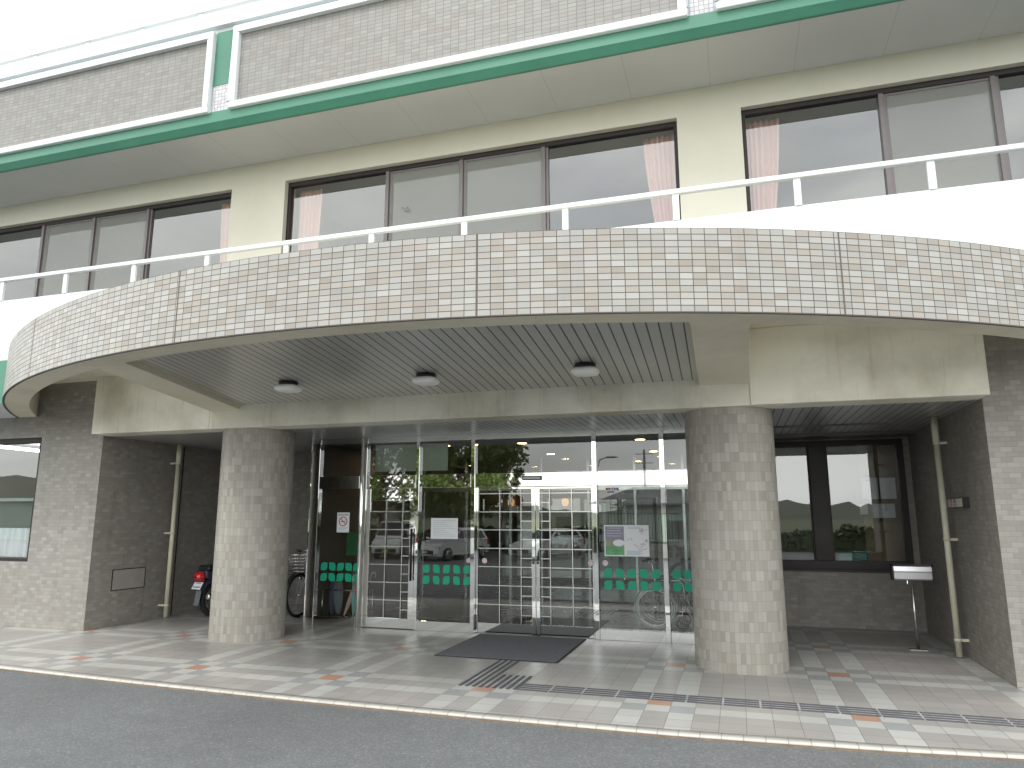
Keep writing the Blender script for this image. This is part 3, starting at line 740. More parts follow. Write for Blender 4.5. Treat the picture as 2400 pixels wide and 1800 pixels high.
b = MB(); b.lathe([(0,.735),(.012,.742),(.014,.755),(.010,.77),(.006,.797)], (-.05,-.02,0), n=14); b.build('lock', M_steel, t)

# texts: built from the default font as flat meshes
def text_mesh(name, s, size, mat, parent, loc, rot, align='CENTER', extr=.0004):
    c = bpy.data.curves.new(name, 'FONT'); c.body = s; c.size = size; c.align_x = align; c.align_y = 'CENTER'; c.extrude = extr
    o = bpy.data.objects.new(name, c); COL.objects.link(o); bpy.context.view_layer.update()
    me = bpy.data.meshes.new_from_object(o.evaluated_get(bpy.context.evaluated_depsgraph_get())); bpy.data.objects.remove(o); bpy.data.curves.remove(c)
    me.materials.clear(); me.materials.append(mat)
    o = bpy.data.objects.new(name, me); COL.objects.link(o); o.parent = parent; o.location = loc; o.rotation_euler = rot; return o

# wall sign box on the right side wall
t = thing('wall_sign', 'small white box sign with red characters and a black frame on the right recess wall', 'sign', (4.955, -.30, 1.683))
b = MB(); b.box(-.045, .002, -.33, .33, -.056, .056); b.build('sign_box', M_black, t, bevel=.004)
b = MB(); b.box(-.048, -.044, -.235, .322, -.043, .046); b.build('sign_face', plain('sign_face', (.72,.71,.69), .5), t)
text_mesh('sign_text', '\u7981 \u7159', .102, M_red, t, (-.0485, .10, -.002), (R(90), 0, R(-90)))

# camera under the fascia
t = thing('security_camera', 'small black dome camera under the cream fascia beside the left column', 'camera', (-3.33, -1.27, 2.683))
b = MB(); b.lathe([(0,0),(.055,0),(.055,-.028),(.045,-.034)], n=24); b.build('camera_base', M_black, t)
b = MB(); b.lathe([(.044,-.030),(.042,-.048),(.030,-.066),(.014,-.075),(0,-.077)], n=24); b.build('dome', plain('dark_dome', (.03,.03,.035), .08), t)

# papers on the glass
t = thing('paper_notice', 'white sheet with lines of small print taped to the glass left of the sliding doors', 'notice', (-1.328, 0, 1.373))
b = MB(); b.box(-.203, .203, -.0035, -.002, -.142, .142); b.build('sheet', M_paper, t)
b = MB()
for k in range(9):
    z = .105-k*.026; b.box(-.17, .17-.05*((k*7) % 4), -.0042, -.0036, z-.003, z+.003)
b.build('print', M_greyink, t)
t = thing('no_smoking_notice', 'small white no smoking notice with a red barred circle on the leftmost pane', 'notice', (-2.93, 0, 1.452))
b = MB(); b.box(-.102, .102, -.0035, -.002, -.143, .143); b.build('sheet', M_paper, t)
text_mesh('heading', '\u6577\u5730\u5185\u7981\u7159', .034, M_ink, t, (0, -.0042, .108), (R(90), 0, 0))
b = MB(); b.tube([(.063*math.cos(a*math.pi/20), -.0045, .015+.063*math.sin(a*math.pi/20)) for a in range(40)], .0065, 6, closed=True)
b.tube([(-.045, -.0045, .060), (.045, -.0045, -.030)], .0055, 6); b.build('barred_circle', M_red, t)
b = MB(); b.box(-.036, .022, -.0043, -.0036, .006, .018); b.box(.026, .038, -.0043, -.0036, .006, .018); b.tube([(.03,-.0042,.024),(.036,-.0042,.034),(.028,-.0042,.042)], .002, 5); b.build('cigarette', M_ink, t)
b = MB()
for k in range(3): b.box(-.07, .07-.02*k, -.0042, -.0036, -.075-k*.016, -.070-k*.016)
b.build('print', M_greyink, t)
t = thing('poster', 'white framed poster pair with a green field and an oval bubble on its left half', 'poster', (1.208, 0, 1.230))
b = MB(); b.box(-.288, .288, -.004, -.002, -.197, .197); b.build('sheet', M_paper, t)
b = MB(); b.box(-.272, -.03, -.0048, -.0041, .0, .18); b.build('picture', plain('poster_slate', (.24,.26,.34), .5, 0, .2, 9), t)
b = MB(); b.box(-.272, -.03, -.0048, -.0041, -.075, -.0005); b.build('picture', plain('poster_olive', (.30,.31,.19), .5, 0, .3, 9), t)
b = MB(); b.box(-.272, -.03, -.0048, -.0041, -.182, -.0755); b.build('picture', plain('poster_green', (.12,.36,.17), .5, 0, .3, 9), t)
b = MB(); b.face([(-.10+.075*math.cos(a*math.pi/16), -.0052, -.028+.042*math.sin(a*math.pi/16)) for a in range(32)]); b.build('bubble', M_paper, t)
b = MB()
for k in range(4):
    z = .160-k*.034; b.box(-.25, -.05-.02*(k % 2), -.0053, -.0049, z-.006, z+.006)
b.build('print', plain('poster_pale', (.46,.42,.52), .5), t)
b = MB(); rr = random.Random(3)
for k in range(9):
    x, z = rr.uniform(.02, .24), rr.uniform(-.09, .13); pts = [(x, -.0045, z)]
    for q in range(4): x += rr.uniform(-.05, .06); z += rr.uniform(-.035, .03); pts.append((min(max(x, .0), .265), -.0045, min(max(z, -.12), .15)))
    b.tube(pts, .0035, 5)
b.build('map_lines', plain('map_pink', (.50,.30,.38), .5), t)
b = MB()
for k in range(4):
    z = -.130-k*.014; b.box(.0, .20-.03*(k % 2), -.0048, -.0042, z-.003, z+.003)
for k in range(2): b.box(.02, .22-.04*k, -.0048, -.0042, .155+k*.015, .161+k*.015)
b.build('print', plain('map_blue', (.36,.44,.60), .5), t)
# papers behind the office window
for x0, x1, z0, z1, lab in ((4.318,4.528,1.775,2.078,'left of two upper sheets taped inside the office window by the board'),(4.552,4.757,1.778,2.075,'right of two upper sheets taped inside the office window by the frame'),(4.268,4.372,1.560,1.705,'small square slip of paper inside the office window'),(4.432,4.720,1.512,1.709,'wide white sheet below the paired sheets inside the office window')):
    o = tag(MB().box(x0, x1, 1.962, 1.966, z0, z1).build('paper_sheet', M_paper, None), lab, 'paper sheet', 'sheets inside the office window')

# --- bicycle (local: front to +x, wheels on z=0)
M_frame = plain('bicycle_silver', (.35,.36,.38), .3, .7)
def wheel(t, x, r, w=.02):
    b = MB(); b.torus((x,0,r), r-w, w, 'y', 40, 8); wl = b.build('wheel', M_rubber, t)
    b = MB(); b.torus((x,0,r), r-2.1*w, .010, 'y', 40, 6); b.build('rim', M_steelb, wl)
    b = MB()
    for k in range(18):
        a = 2*math.pi*k/18; s = .02 if k % 2 else -.02
        b.tube([(x+.015*math.cos(a+.6), s, r+.015*math.sin(a+.6)), (x+(r-2.2*w)*math.cos(a), 0, r+(r-2.2*w)*math.sin(a))], .0016, 4, 0, False)
    b.tube([(x,-.045,r),(x,.045,r)], .016, 10); b.build('spokes', M_steelb, wl)
    return wl
t = thing('bicycle', 'dark city bicycle with a wire front basket parked behind the left column', 'bicycle', (-3.99, 1.10, 0), R(-90))
wheel(t, .54, .335); wheel(t, -.54, .335)
b = MB(); hd = Vector((.36,0,.78)); bb = Vector((-.06,0,.29)); st = Vector((-.20,0,.74))
b.tube([hd,(.34,0,.70),(.25,0,.50),(.05,0,.34),bb], .019, 10); b.tube([bb, st], .017, 10); b.tube([(-.54,.06,.335),(-.08,.03,.29)], .010, 8); b.tube([(-.54,-.06,.335),(-.08,-.03,.29)], .010, 8)
b.tube([(-.54,.06,.335),(-.17,.02,.62)], .009, 8); b.tube([(-.54,-.06,.335),(-.17,-.02,.62)], .009, 8)
b.tube([(.33,0,.88),hd,(.40,0,.68)], .02, 10)
for s in (.05,-.05): b.tube([(.40,0,.68),(.42,s,.64),(.54,s,.335)], .012, 8)
b.build('frame', M_frame, t)
b = MB(); b.tube([(.33,0,.88),(.34,0,1.0)], .013, 10); b.tube([(.12,.29,.98),(.25,.27,1.0),(.36,.10,1.0),(.36,-.10,1.0),(.25,-.27,1.0),(.12,-.29,.98)], .012, 10); hb = b.build('handlebar', M_steelb, t)
b = MB(); b.tube([(.10,.29,.978),(.22,.275,.995)], .018, 10); b.tube([(.10,-.29,.978),(.22,-.275,.995)], .018, 10); b.build('grip', M_rubber, hb)
b = MB()
def rect(z, x0, x1, y): return [(x0,-y,z),(x1,-y,z),(x1,y,z),(x0,y,z)]
for k in range(6):
    z = .70+k*.05; f = .16+.008*k; b.tube(rect(z, .42, .42+.22+.012*k, f), .004 if k < 5 else .008, 6, closed=True)
for k in range(9):
    y = -.16+k*.04; b.tube([(.42,y*1.25,.95),(.42,y,.70),(.64,y,.70),(.70,y*1.25,.95)], .003, 5)
for k in range(4):
    x = .46+k*.05
    for s in (-1,1): b.tube([(x,s*.16,.70),(x+.01*k,s*.2,.95)], .003, 5)
b.build('basket', M_steelb, t)
b = MB(); b.grid([[(-.34,-.10,.83),(-.34,0,.86),(-.34,.10,.83)],[(-.22,-.08,.84),(-.22,0,.875),(-.22,.08,.84)],[(-.08,-.03,.835),(-.08,0,.865),(-.08,.03,.835)],[(-.02,-.015,.82),(-.02,0,.845),(-.02,.015,.82)]]); b.grid([[(-.34,-.10,.80),(-.34,.10,.80)],[(-.02,-.015,.80),(-.02,.015,.80)]]); b.tube([st,(-.22,0,.83)], .013, 8); b.build('saddle', M_rubber, t)
for x in (.54, -.54):
    b = MB(); P = [[(x+.365*math.cos(a), s*.03, .335+.365*math.sin(a)) for s in (-1,0,1)] for a in [R(10+ k*(150 if x < 0 else 110)/14) for k in range(15)]]; b.grid(P); b.build('mudguard', M_black, t)
b = MB(); b.lathe([(0,0),(.028,.004),(.032,.03),(.02,.06),(0,.065)], (0,0,0), 'x', 16); o = b.build('headlamp', M_steel, t); o.location = (.60,.07,.60)
b = MB(); b.tube([bb+Vector((0,-.06,0)), bb+Vector((0,.06,0))], .02, 10); b.tube([(-.06,.07,.29),(.03,.08,.14)], .010, 8); b.tube([(-.06,-.07,.29),(-.15,-.08,.44)], .010, 8); b.box(-.02,.08,.08,.17,.125,.15); b.box(-.20,-.10,-.17,-.08,.425,.45); b.build('pedal_crank', M_black, t)

# --- motorbike (local: front to +x)
M_moto = plain('moto_body', (.05,.06,.09), .25)
t = thing('motorbike', 'small motorbike with red tail lamp and white plate, half hidden by the left column', 'motorbike', (-5.265, .86, 0), R(84))
for x in (-.60, .60):
    b = MB(); b.torus((x,0,.27), .225, .045, 'y', 36, 10); wl = b.build('wheel', M_rubber, t)
    b = MB(); b.torus((x,0,.27), .185, .012, 'y', 36, 6); b.lathe([(0,-.05),(.07,-.05),(.07,.05),(0,.05)], (x,0,.27), 'y', 20)
    for k in range(10):
        a = math.pi*k/5; b.tube([(x+.05*math.cos(a),.02,.27+.05*math.sin(a)),(x+.185*math.cos(a),0,.27+.185*math.sin(a))], .004, 4)
    b.build('rim', M_steelb, wl)
b = MB(); b.grid([[(-.62+.33*math.cos(a), s*.085, .27+.33*math.sin(a)-abs(s)**2*.03) for s in (-1,-.5,0,.5,1)] for a in [R(150-k*9) for k in range(14)]]); b.build('rear_fender', M_moto, t)
b = MB(); b.grid([[(-.905,-.055,.43),(-.905,.055,.43)],[(-.945,-.05,.20),(-.945,.05,.20)]]); b.grid([[(-.955,-.05,.235),(-.955,.05,.235)],[(-.957,-.048,.205),(-.957,.048,.205)]]); b.build('mudflap', plain('grey_flap', (.16,.18,.20), .6), t)
b = MB(); 
P = [[(-.90, y, z) for y, z in ((-.10,.62),(-.06,.70),(.06,.70),(.10,.62),(.05,.56),(-.05,.56))], [(-.97, y, z) for y, z in ((-.085,.62),(-.05,.68),(.05,.68),(.085,.62),(.045,.575),(-.045,.575))], [(-.99, y, z) for y, z in ((-.02,.62),(-.01,.64),(.01,.64),(.02,.62),(.01,.61),(-.01,.61))]]
b.grid(P, close=True)
m, nt_, bs = newmat('tail_lamp_red'); bs.inputs['Base Color'].default_value = (.62,.01,.02,1); bs.inputs['Roughness'].default_value = .12; bs.inputs['Coat Weight'].default_value = .6
b.build('tail_lamp', m, t)
b = MB(); b.face([(-.915,-.09,.545),(-.915,.09,.545),(-.975,.09,.445),(-.975,-.09,.445)]); o = b.build('number_plate', plain('plate_white', (.80,.80,.82), .4), t, fix=False)
b = MB(); b.tube([(-.922,-.055,.528),(-.922,.055,.528)], .008, 6); b.tube([(-.955,-.07,.475),(-.955,.07,.475)], .010, 6); b.build('plate_print', plain('plate_ink', (.16,.20,.42), .5), o)
b = MB(); b.extr([(-.88,.60),(-.55,.52),(-.15,.50),(.05,.42),(.30,.40),(.45,.70),(.40,.88),(.30,.86),(.28,.62),(.05,.56),(-.10,.66),(-.88,.72)], -.11, .11, 'y'); b.build('body', M_moto, t, bevel=.03)
b = MB(); b.extr([(-.86,.72),(-.84,.79),(-.45,.80),(-.05,.75),(.0,.69),(-.10,.66)], -.12, .12, 'y'); b.build('seat', M_black, t, bevel=.03)
b = MB(); b.box(-.22,.14,-.12,.12,.20,.42); b.tube([(-.05,-.14,.26),(-.6,-.16,.28),(-.9,-.17,.34)], [.02,.04,.045], 10); b.build('engine', M_steelb, t, bevel=.02)
b = MB(); b.tube([(.42,0,.86),(.40,0,.95)], .02, 8); b.tube([(.26,.33,.95),(.36,.2,.97),(.40,0,.95),(.36,-.2,.97),(.26,-.33,.95)], .013, 8)
for s in (-1,1): b.tube([(.34,s*.22,.97),(.36,s*.30,1.10)], .006, 6); b.lathe([(0,-.01),(.05,-.006),(.05,.006),(0,.01)], (.36,s*.33,1.13), 'x', 16)
b.build('handlebar', M_steelb, t)
for s in (.07,-.07): MB().tube([(.40,s,.80),(.60,s,.27)], .022, 8).build('fork', M_steelb, t)

# --- wheelchair inside the vestibule (faces +x)
t = thing('wheelchair', 'folding wheelchair with chrome wheels standing behind the glass right of the sliding doors', 'wheelchair', (1.44, 1.20, 0))
for y in (-.26, .26):
    b = MB(); b.torus((0,y,.30), .285, .014, 'y', 48, 8); wl = b.build('wheel', plain('grey_tyre', (.55,.56,.57), .4), t)
    b = MB(); b.torus((0,y,.30), .262, .010, 'y', 48, 6); b.torus((0,y+(-.045 if y < 0 else .045),.30), .235, .011, 'y', 48, 6)
    for k in range(20):
        a = 2*math.pi*k/20; b.tube([(.02*math.cos(a+.5),y,.30+.02*math.sin(a+.5)),(.262*math.cos(a),y,.30+.262*math.sin(a))], .002, 4, 0, False)
    b.lathe([(0,-.03),(.028,-.03),(.028,.03),(0,.03)], (0,y,.30), 'y', 14); b.build('rim', M_steel, wl)
    b = MB(); b.tube([(-.10,y*.85,.92),(-.03,y*.85,.88),(0,y*.85,.70),(0,y*.85,.12)], .011, 8); b.tube([(0,y*.85,.66),(.33,y*.85,.66),(.38,y*.85,.62),(.40,y*.85,.44),(.52,y*.85,.14)], .011, 8); b.tube([(0,y*.85,.46),(.40,y*.85,.46)], .011, 8); b.tube([(0,y*.85,.16),(.36,y*.85,.20),(.38,y*.85,.46)], .010, 8)
    b.build('frame', M_steel, t)
    b = MB(); b.torus((.36,y*.85,.09), .075, .014, 'y', 24, 8); b.tube([(.36,y*.85,.09),(.38,y*.85,.22)], .010, 8); b.build('caster', M_rubber, t)
    MB().box(.02, .30, y*.85-.025, y*.85+.025, .668, .70).build('armrest', M_black, t, bevel=.01)
    MB().box(.50, .66, y*.42-.06, y*.42+.06, .115, .13).build('footrest', M_black, t, bevel=.004)
    MB().box(-.17, -.08, y*.85-.015, y*.85+.015, .905, .935).build('grip', M_rubber, t, bevel=.008)
M_vinyl = plain('grey_vinyl', (.24,.27,.28), .5)
MB().box(.0, .42, -.22, .22, .455, .485).build('seat', M_vinyl, t, bevel=.012)
MB().box(-.012, .015, -.22, .22, .50, .90).build('backrest', M_vinyl, t, bevel=.01)
b = MB(); b.tube([(.16,-.2,.16),(.22,.2,.45)], .010, 8); b.tube([(.16,.2,.16),(.22,-.2,.45)], .010, 8); b.build('cross_brace', M_steel, t)

# --- umbrella stand and umbrellas behind the leftmost pane
t = thing('umbrella_stand', 'low steel umbrella rack with a rail behind the leftmost pane', 'umbrella rack', (-3.05, .40, 0))
b = MB()
for y in (-.10, .12):
    b.tube([(-.36,y,.46),(.36,y,.46)], .010, 8)
    for x in (-.36, .36): b.tube([(x,y,.46),(x,y,.01)], .010, 8)
for x in (-.36, 0, .36): b.tube([(x,-.10,.46),(x,.12,.46)], .008, 8)
b.build('rail', M_steelb, t); MB().box(-.38, .38, -.12, .14, .004, .03).build('tray', M_black, t)
def umbrella(x, y, lean, cov, hk, label, L_=.78, fat=.045, hook=.035):
    t = thing('umbrella', label, 'umbrella', (x, y, .035)); t.rotation_euler = (0, lean, 0)
    b = MB(); n = 20; P = []
    for h, r in ((.06,.010),(.09,fat*.5),(.25,fat*.85),(.42,fat),(.52,fat*.8),(.57,.018)):
        P.append([((r*(1+.18*math.cos(6*a)))*math.cos(a), (r*(1+.18*math.cos(6*a)))*math.sin(a), h) for a in [2*math.pi*q/n for q in range(n)]])
    b.grid(P, close=True); b.build('canopy', cov, t)
    b = MB(); b.tube([(0,0,.0),(0,0,L_-.09)], .005, 8); b.build('shaft', M_steelb, t)
    b = MB(); b.tube([(0,0,L_-.16),(0,0,L_-.06)]+[(hook-hook*math.cos(a), 0, L_-.06+hook*math.sin(a)) for a in [k*math.pi/8 for k in range(1,9)]]+[(2*hook,0,L_-.09)], .008, 8); b.build('handle', hk, t)
    return t
c_ = lambda n, c, r=.6: plain(n, c, r)
umbrella(-3.30, .40, R(2), c_('navy_cloth', (.09,.10,.17)), M_black, 'navy folded umbrella at the left end of the rack, beside the grey one', .80, .06)
umbrella(-3.19, .42, R(-3), c_('grey_cloth', (.24,.25,.27)), c_('red_handle', (.5,.06,.06), .3), 'fat grey folded umbrella with a red hooked handle', .82, .075)
umbrella(-3.10, .38, R(22), c_('pink_cloth', (.78,.52,.50)), c_('pink_handle', (.5,.12,.16), .3), 'pink folded umbrella leaning across the rack', .70, .035)
umbrella(-2.93, .40, R(1), c_('teal_cloth', (.30,.66,.64)), c_('teal_handle', (.25,.6,.6), .3), 'pale teal folded umbrella upright in the rack', .82, .045)
umbrella(-2.84, .42, R(15), c_('black_cloth', (.03,.03,.035)), c_('white_handle', (.7,.7,.72), .3), 'thin black folded umbrella with white hook, leaning at the right end of the rack', .74, .03)
t = thing('standing_board', 'green standing board inside the lobby behind the umbrella rack', 'board', (-3.22, .85, 0))
MB().box(-.13, .13, -.015, .015, .93, 1.30).build('panel', plain('board_green', (.05,.25,.09), .5, 0, .15, 4), t, bevel=.004)
b = MB(); b.tube([(0,0,.03),(0,0,.95)], .013, 10); b.lathe([(0,0),(.14,.0),(.14,.02),(.02,.04)], n=20); b.build('stand', M_steelb, t)
t = thing('notice_stand', 'white notice board on a steel post inside the left sliding door', 'notice stand', (-.42, 1.25, 0))
MB().box(-.14, .14, -.012, .012, 1.06, 1.47).build('panel', M_paper, t, bevel=.003)
b = MB(); b.tube([(0,0.02,.03),(0,0.02,1.3)], .014, 10); b.lathe([(0,0),(.15,.0),(.15,.02),(.02,.04)], n=20); b.build('stand', M_steelb, t)
tag(MB().box(-2.60, -1.42, .30, .32, 2.20, 2.60).build('white_board', plain('board_white', (.62,.64,.56), .5), None), 'pale white board hung behind the glass above the swing door', 'board')

# downlights and wall lamps in the lobby: they are lit in the photograph
M_down = emit('downlight_glow', (1, .62, .34), 22)
def downlight(x, y, lab):
    t = thing('downlight', lab, 'downlight', (x, y, 2.638), 0, 'lit downlights in the lobby ceiling')
    b = MB(); b.lathe([(.075,0),(.105,0),(.105,-.008),(.075,-.008)], n=24); b.build('ring', M_white, t)
    b = MB(); b.lathe([(0,-.004),(.076,-.004)], n=24); b.build('bulb', M_down, t, fix=False)
for x, y, lab in ((-.49,1.0,'lit downlight over the sliding doors, nearest the sensor'),(-.56,3.05,'lit downlight deeper in the lobby behind the one over the doors'),(1.30,1.0,'lit downlight over the wheelchair'),(1.27,3.05,'lit downlight deeper in the lobby behind the one over the wheelchair'),(.70,5.3,'lit downlight deepest in the lobby'),(-1.75,1.0,'lit downlight behind the pale board above the swing door'),(-3.0,1.8,'lit downlight over the umbrella rack')): downlight(x, y, lab)
for x, lab in ((-3.14,'left of two amber lamps on the far lobby wall'),(-1.67,'right of two amber lamps on the far lobby wall')):
    t = thing('wall_lamp', lab, 'wall lamp', (x, 8.98, 1.88), 0, 'amber lamps on the far lobby wall')
    b = MB(); b.lathe([(.05,-.10),(.09,-.03),(.09,.05),(.05,.10)], (0,-.10,0), n=18); b.build('shade', emit('amber_glow', (1,.45,.14), .55), t)
    MB().box(-.03,.03,-.10,.0,-.03,.03).build('arm', M_steelb, t)
b = MB(); b.tube([(-10.05,.02,2.78),(-10.21,1.22,2.78)], .028, 10)
tag(b.build('tube_lamp', emit('tube_glow', (1,1,.95), 9), None), 'lit tube lamp seen through the ground floor window at the far left', 'tube lamp')

# ------------------------------------------------------------------ the car park behind the camera, seen in the glass
def car(name, label, paint, loc, rotz, L_=4.2, H_=1.5, W_=1.70, kind='hatch', plate=(.8,.8,.8)):
    """local: front to +x"""
    t = thing(name, label, 'van' if kind == 'van' else 'car', loc, rotz)
    h = L_/2
    if kind == 'van': lower = [(-h,.32),(-h,.95),(-h+.05,1.02),(h-.55,1.02),(h-.08,.82),(h,.55),(h-.02,.30)]; cab = [(-h+.04,1.0),(-h+.12,H_),(h-1.0,H_),(h-.45,1.02)]
    else: lower = [(-h,.30),(-h-.0,.62),(-h+.06,.92),(-.2,.97),(h-1.15,.95),(h-.35,.82),(h-.04,.66),(h,.40),(h-.05,.24)]; cab = [(-h+.10,.92),(-h+.42,H_-.06),(-.9,H_),(.0,H_-.02),(h-1.2,.95)]
    def loft(poly, ws, m=0):
        b = MB(); n = len(poly); rows = [[(x, y, z) for (x, z), y in zip(poly, w)] for w in ws]
        b.grid(rows, sm=False); b.face(rows[0]); b.face(rows[-1][::-1]); b.grid([[r[-1] for r in rows],[r[0] for r in rows]], sm=False); return b
    w = W_/2
    wl = [w*(.93 if z < .35 else 1.0) for x, z in lower]; wc = [w*(.95 if z < 1.1 else .76) for x, z in cab]
    body = loft(lower, [[-q*.92 for q in wl],[-q for q in wl],[q for q in wl],[q*.92 for q in wl]]).build('body', paint, t, bevel=.05)
    loft(cab, [[-q for q in wc],[q for q in wc]]).build('cabin', paint, t, bevel=.05)
    M_cg = plain('car_glass', (.02,.025,.03), .06)
    b = MB()
    for s in (-1, 1):
        a = [(x, z) for x, z in cab]; xa, xb = a[0][0]+.28, a[-1][0]-.18; zt = H_-.14; yb = w*.945; yt = w*.79
        for q0, q1 in ((xa, -.05), (.02, xb)):
            t0 = q0+.24 if q0 == xa else q0; t1 = q1-.55 if q1 == xb else q1
            b.face([(q0, s*(yb+.006), 1.03), (q1, s*(yb+.006), 1.03), (t1, s*(yt+.012), zt), (t0, s*(yt+.012), zt)])
    (xf, zf), (xe, ze) = cab[-1], cab[-2]
    d = .012; b.face([(xf-.06+d,-w*.86,zf+.06),(xf-.06+d,w*.86,zf+.06),(xe+.10+d,w*.70,ze-.05),(xe+.10+d,-w*.70,ze-.05)])
    (xf, zf), (xe, ze) = cab[0], cab[1]; b.face([(xf+.08-d,-w*.82,zf+.14),(xf+.08-d,w*.82,zf+.14),(xe-.06-d,w*.68,ze-.06),(xe-.06-d,-w*.68,ze-.06)])
    b.build('window', M_cg, t)
    for x in (h-.78, -h+.72):
        for s in (-1, 1):
            b = MB(); b.lathe([(0,-.10),(.24,-.10),(.31,-.085),(.31,.085),(.24,.10),(0,.10)], (x, s*(w-.09), .31), 'y', 28); wh = b.build('wheel', M_rubber, t)
            b = MB(); b.lathe([(0,-.115),(.06,-.118),(.20,-.105),(.215,-.10),(.20,.10),(.06,.118),(0,.115)], (x, s*(w-.09), .31), 'y', 20); b.build('rim', M_steelb, wh)
    for s in (-1, 1):
        b = MB(); b.box(h-.30, h-.03, s*w*.82-.16, s*w*.82+.16, .62, .75); b.build('headlight', plain('lamp_glass', (.7,.72,.74), .08), t, bevel=.04)
        b = MB(); b.box(-h-.012, -h+.15, s*w*.84-.10, s*w*.84+.10, .70, .98); b.build('tail_light', plain('tail_red', (.45,.02,.02), .15), t, bevel=.03)
        b = MB(); b.box(h-1.42, h-1.26, s*(w+.09)-.08, s*(w+.09)+.08, .98, 1.10); b.build('mirror', paint, t, bevel=.03)
    b = MB(); b.box(h-.06, h+.012, -.52, .52, .34, .52); b.build('grille', M_black, t, bevel=.02)
    MB().box(h+.005, h+.022, -.165, .165, .37, .48).build('number_plate', plain('plate', plate, .4), t)
    return t
M_carw = plain('car_white', (.80,.82,.81), .18)
M_carw.node_tree.nodes['Principled BSDF'].inputs['Coat Weight'].default_value = .6
car('parked_car', 'white compact suv parked facing the building, reflected in the pane left of the sliding doors', M_carw, (-11.2, -24.6, -.62), R(106), 4.2, 1.56)
car('parked_car', 'white hatchback parked beside the lamp post, reflected in the sliding doors', M_carw, (-6.6, -26.0, -.62), R(118), 4.0, 1.50)
car('parked_van', 'white van with a yellow number plate, reflected in the swing door', M_carw, (-14.6, -25.2, -.62), R(80), 3.6, 1.85, 1.5, 'van', (.75,.5,.05))

def tree(name, label, cat, loc, h, trunk, cr, leaf, n, seed, size=.16, cz=.62, tall=.5, base=None):
    rr = random.Random(seed); t = thing(name, label, cat, loc)
    b = MB(); b.tube([(0,0,-.05),(.05,.02,h*.2),(-.04,.05,h*.45),(.03,-.02,h*.75)], [trunk,trunk*.8,trunk*.55,trunk*.2], 10)
    cl = []
    for k in range(22):
        a = rr.uniform(0, 6.28); e = rr.uniform(-.9, 1); rad = cr*math.sqrt(1-e*e*.8)*rr.uniform(.45, .95)
        c = Vector((rad*math.cos(a), rad*math.sin(a), h*cz+e*h*tall*.62)); cl.append((c, cr*rr.uniform(.22, .42)))
        z0 = h*rr.uniform(.25, .6); b.tube([(0,0,z0), tuple(c*.5+Vector((0,0,z0*.5))), tuple(c)], [trunk*.35,trunk*.2,.012], 6)
    b.build('trunk', M_bark, t)
    b = MB()
    for k in range(n):
        c, r = rr.choice(cl); d = Vector((rr.gauss(0,1), rr.gauss(0,1), rr.gauss(0,.8))); d = d.normalized()*r*rr.uniform(.3,1.05); p = c+d
        u = Vector((rr.gauss(0,1), rr.gauss(0,1), rr.gauss(0,1))).normalized(); v = u.orthogonal().normalized(); s = size*rr.uniform(.6, 1.3)
        b.face([p-u*s, p+v*s*.5, p+u*s, p-v*s*.5])
    b.build('crown', leaf, t, fix=False); return t
tr = tree('broadleaf_tree', 'tall green tree at the left edge of the car park behind the van', 'tree', (-17.5, -29, -.62), 8.4, .18, 3.3, M_leaf, 7500, 1, .17)
dup(tr, (-13.2, -30.5, -.62), 2.1, 'bushy green tree behind the white suv'); dup(tr, (-22.5, -27.5, -.62), 4.0, 'green tree farthest left of the car park'); dup(tr, (-28.5, -31, -.62), 1.0, 'green tree beyond the farthest left one in the next plot')
dup(tr, (-12.0, -27.8, -.62), 5.1, 'green tree overhanging the roof of the white suv')
tree('conifer', 'dark narrow conifer rising between the suv and the hatchback', 'tree', (-10.6, -31.5, -.62), 7.6, .14, 1.3, M_leaf2, 3600, 5, .14, .55, .75)
# hedge
rr = random.Random(11); b = MB()
for k in range(9000):
    x = rr.uniform(-40, 34); p = Vector((x, -33.5+rr.uniform(-.7,.7), -.6+rr.random()**.7*(1.25+.2*math.sin(x*.8)+.12*math.sin(x*2.3))))
    u = Vector((rr.gauss(0,1), rr.gauss(0,1), rr.gauss(0,1))).normalized(); v = u.orthogonal().normalized(); s = rr.uniform(.14,.30)
    b.face([p-u*s, p+v*s*.55, p+u*s, p-v*s*.55])
b.box(-40, 34, -33.9, -33.1, -.66, .25)
tag(b.build('hedge', M_leaf2, None, fix=False), 'long dark green hedge along the far edge of the car park', 'hedge')
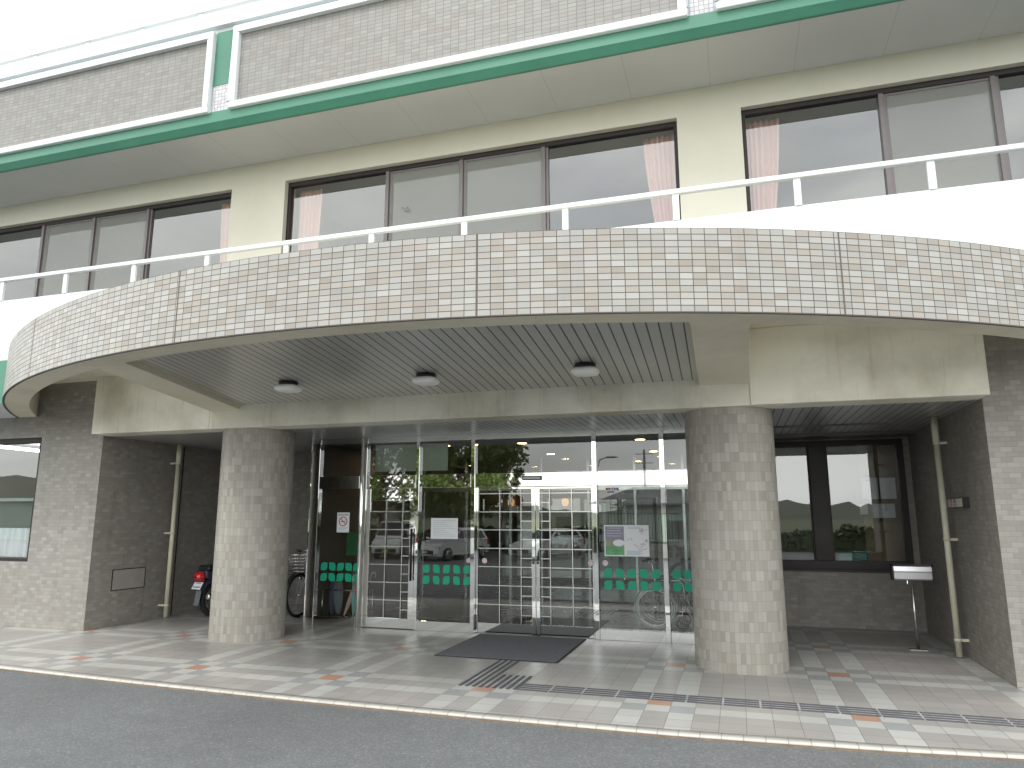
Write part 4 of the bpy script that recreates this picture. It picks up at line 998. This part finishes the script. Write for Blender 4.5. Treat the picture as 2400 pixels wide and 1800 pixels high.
# low house across the car park
t = thing('low_house', 'low pale house with curtained windows and a dark hipped roof across the car park', 'house', (-.6, -28.5, -.62))
M_hw = plain('house_wall', (.52,.52,.47), .8, 0, .06, 2)
b = MB(); b.box(-3.7, 3.7, -3, 0, 0, 2.75); b.build('wall', M_hw, t)
b = MB(); e = [(-4.3,-3.6,2.75),(4.3,-3.6,2.75),(4.3,.6,2.75),(-4.3,.6,2.75)]; r0, r1 = (-2.2,-1.5,3.65), (2.2,-1.5,3.65)
b.face([e[3],e[2],r1,r0]); b.face([e[1],e[0],r0,r1]); b.face([e[0],e[3],r0]); b.face([e[2],e[1],r1]); b.face(e); b.build('roof', plain('roof_tile', (.09,.095,.10), .6, 0, .1, 3), t)
for x in (-2.6, -.5, 1.7):
    b = MB(); b.box(x-.75, x+.75, .0, .05, .75, 2.25); b.box(x-.03, x+.03, .05, .06, .75, 2.25)
    w = b.build('window', M_bronzel, t); b = MB(); b.grid([[(x-.7+1.4*k/40, .058+.012*math.sin(k*1.3), z) for k in range(41)] for z in (2.2, .8)]); b.build('curtain', plain('pale_green_curtain', (.58,.68,.60), .8), w, fix=False)
for x in (-3.4, .6, 3.3): MB().box(x-.07, x+.07, .75, .9, 0, 2.72).build('post', M_white, t)
# poles
def pole(x, y, h, lab, arms=2):
    t = thing('utility_pole', lab, 'pole', (x, y, -.66), 0, 'utility poles beyond the car park')
    MB().tube([(0,0,0),(0,0,h)], [.17,.11], 12).build('mast', plain('concrete_pole', (.33,.33,.32), .8), t)
    for k in range(arms): MB().box(-.9, .9, -.05, .05, h-.5-.9*k, h-.40-.9*k).build('cross_arm', M_steelb, t)
    return t
pole(29.0, -150, 10.5, 'tall concrete utility pole with two cross arms, mirrored in the right office pane'); pole(-6, -62, 8.6, 'concrete utility pole beyond the hatchback with three cross arms', 3)
t = thing('lamp_post', 'white car park lamp post with a curved arm beside the hatchback', 'lamp post', (-4.3, -27.5, -.62))
b = MB(); b.tube([(0,0,0),(0,0,4.6),(.15,0,5.0),(.6,0,5.15)], [.07,.05,.045,.04], 12); b.build('mast', M_white, t); MB().box(.5,1.1,-.12,.12,5.08,5.18).build('lamp_head', M_alu, t, bevel=.03)

t = thing('long_shed', 'long pale teal shed beyond the car park, mirrored in the left window', 'shed', (-78, -44, -.66))
MB().box(-34, 34, -6, 0, 0, 3.5).build('wall', plain('teal_cladding', (.40,.52,.50), .6, 0, .08, .6), t)
b = MB(); b.extr([(.5,3.5),(-3,3.9),(-6.5,3.5)], -34.5, 34.5, 'x'); b.build('roof', plain('shed_roof', (.38,.50,.49), .6, 0, .1, .5), t)
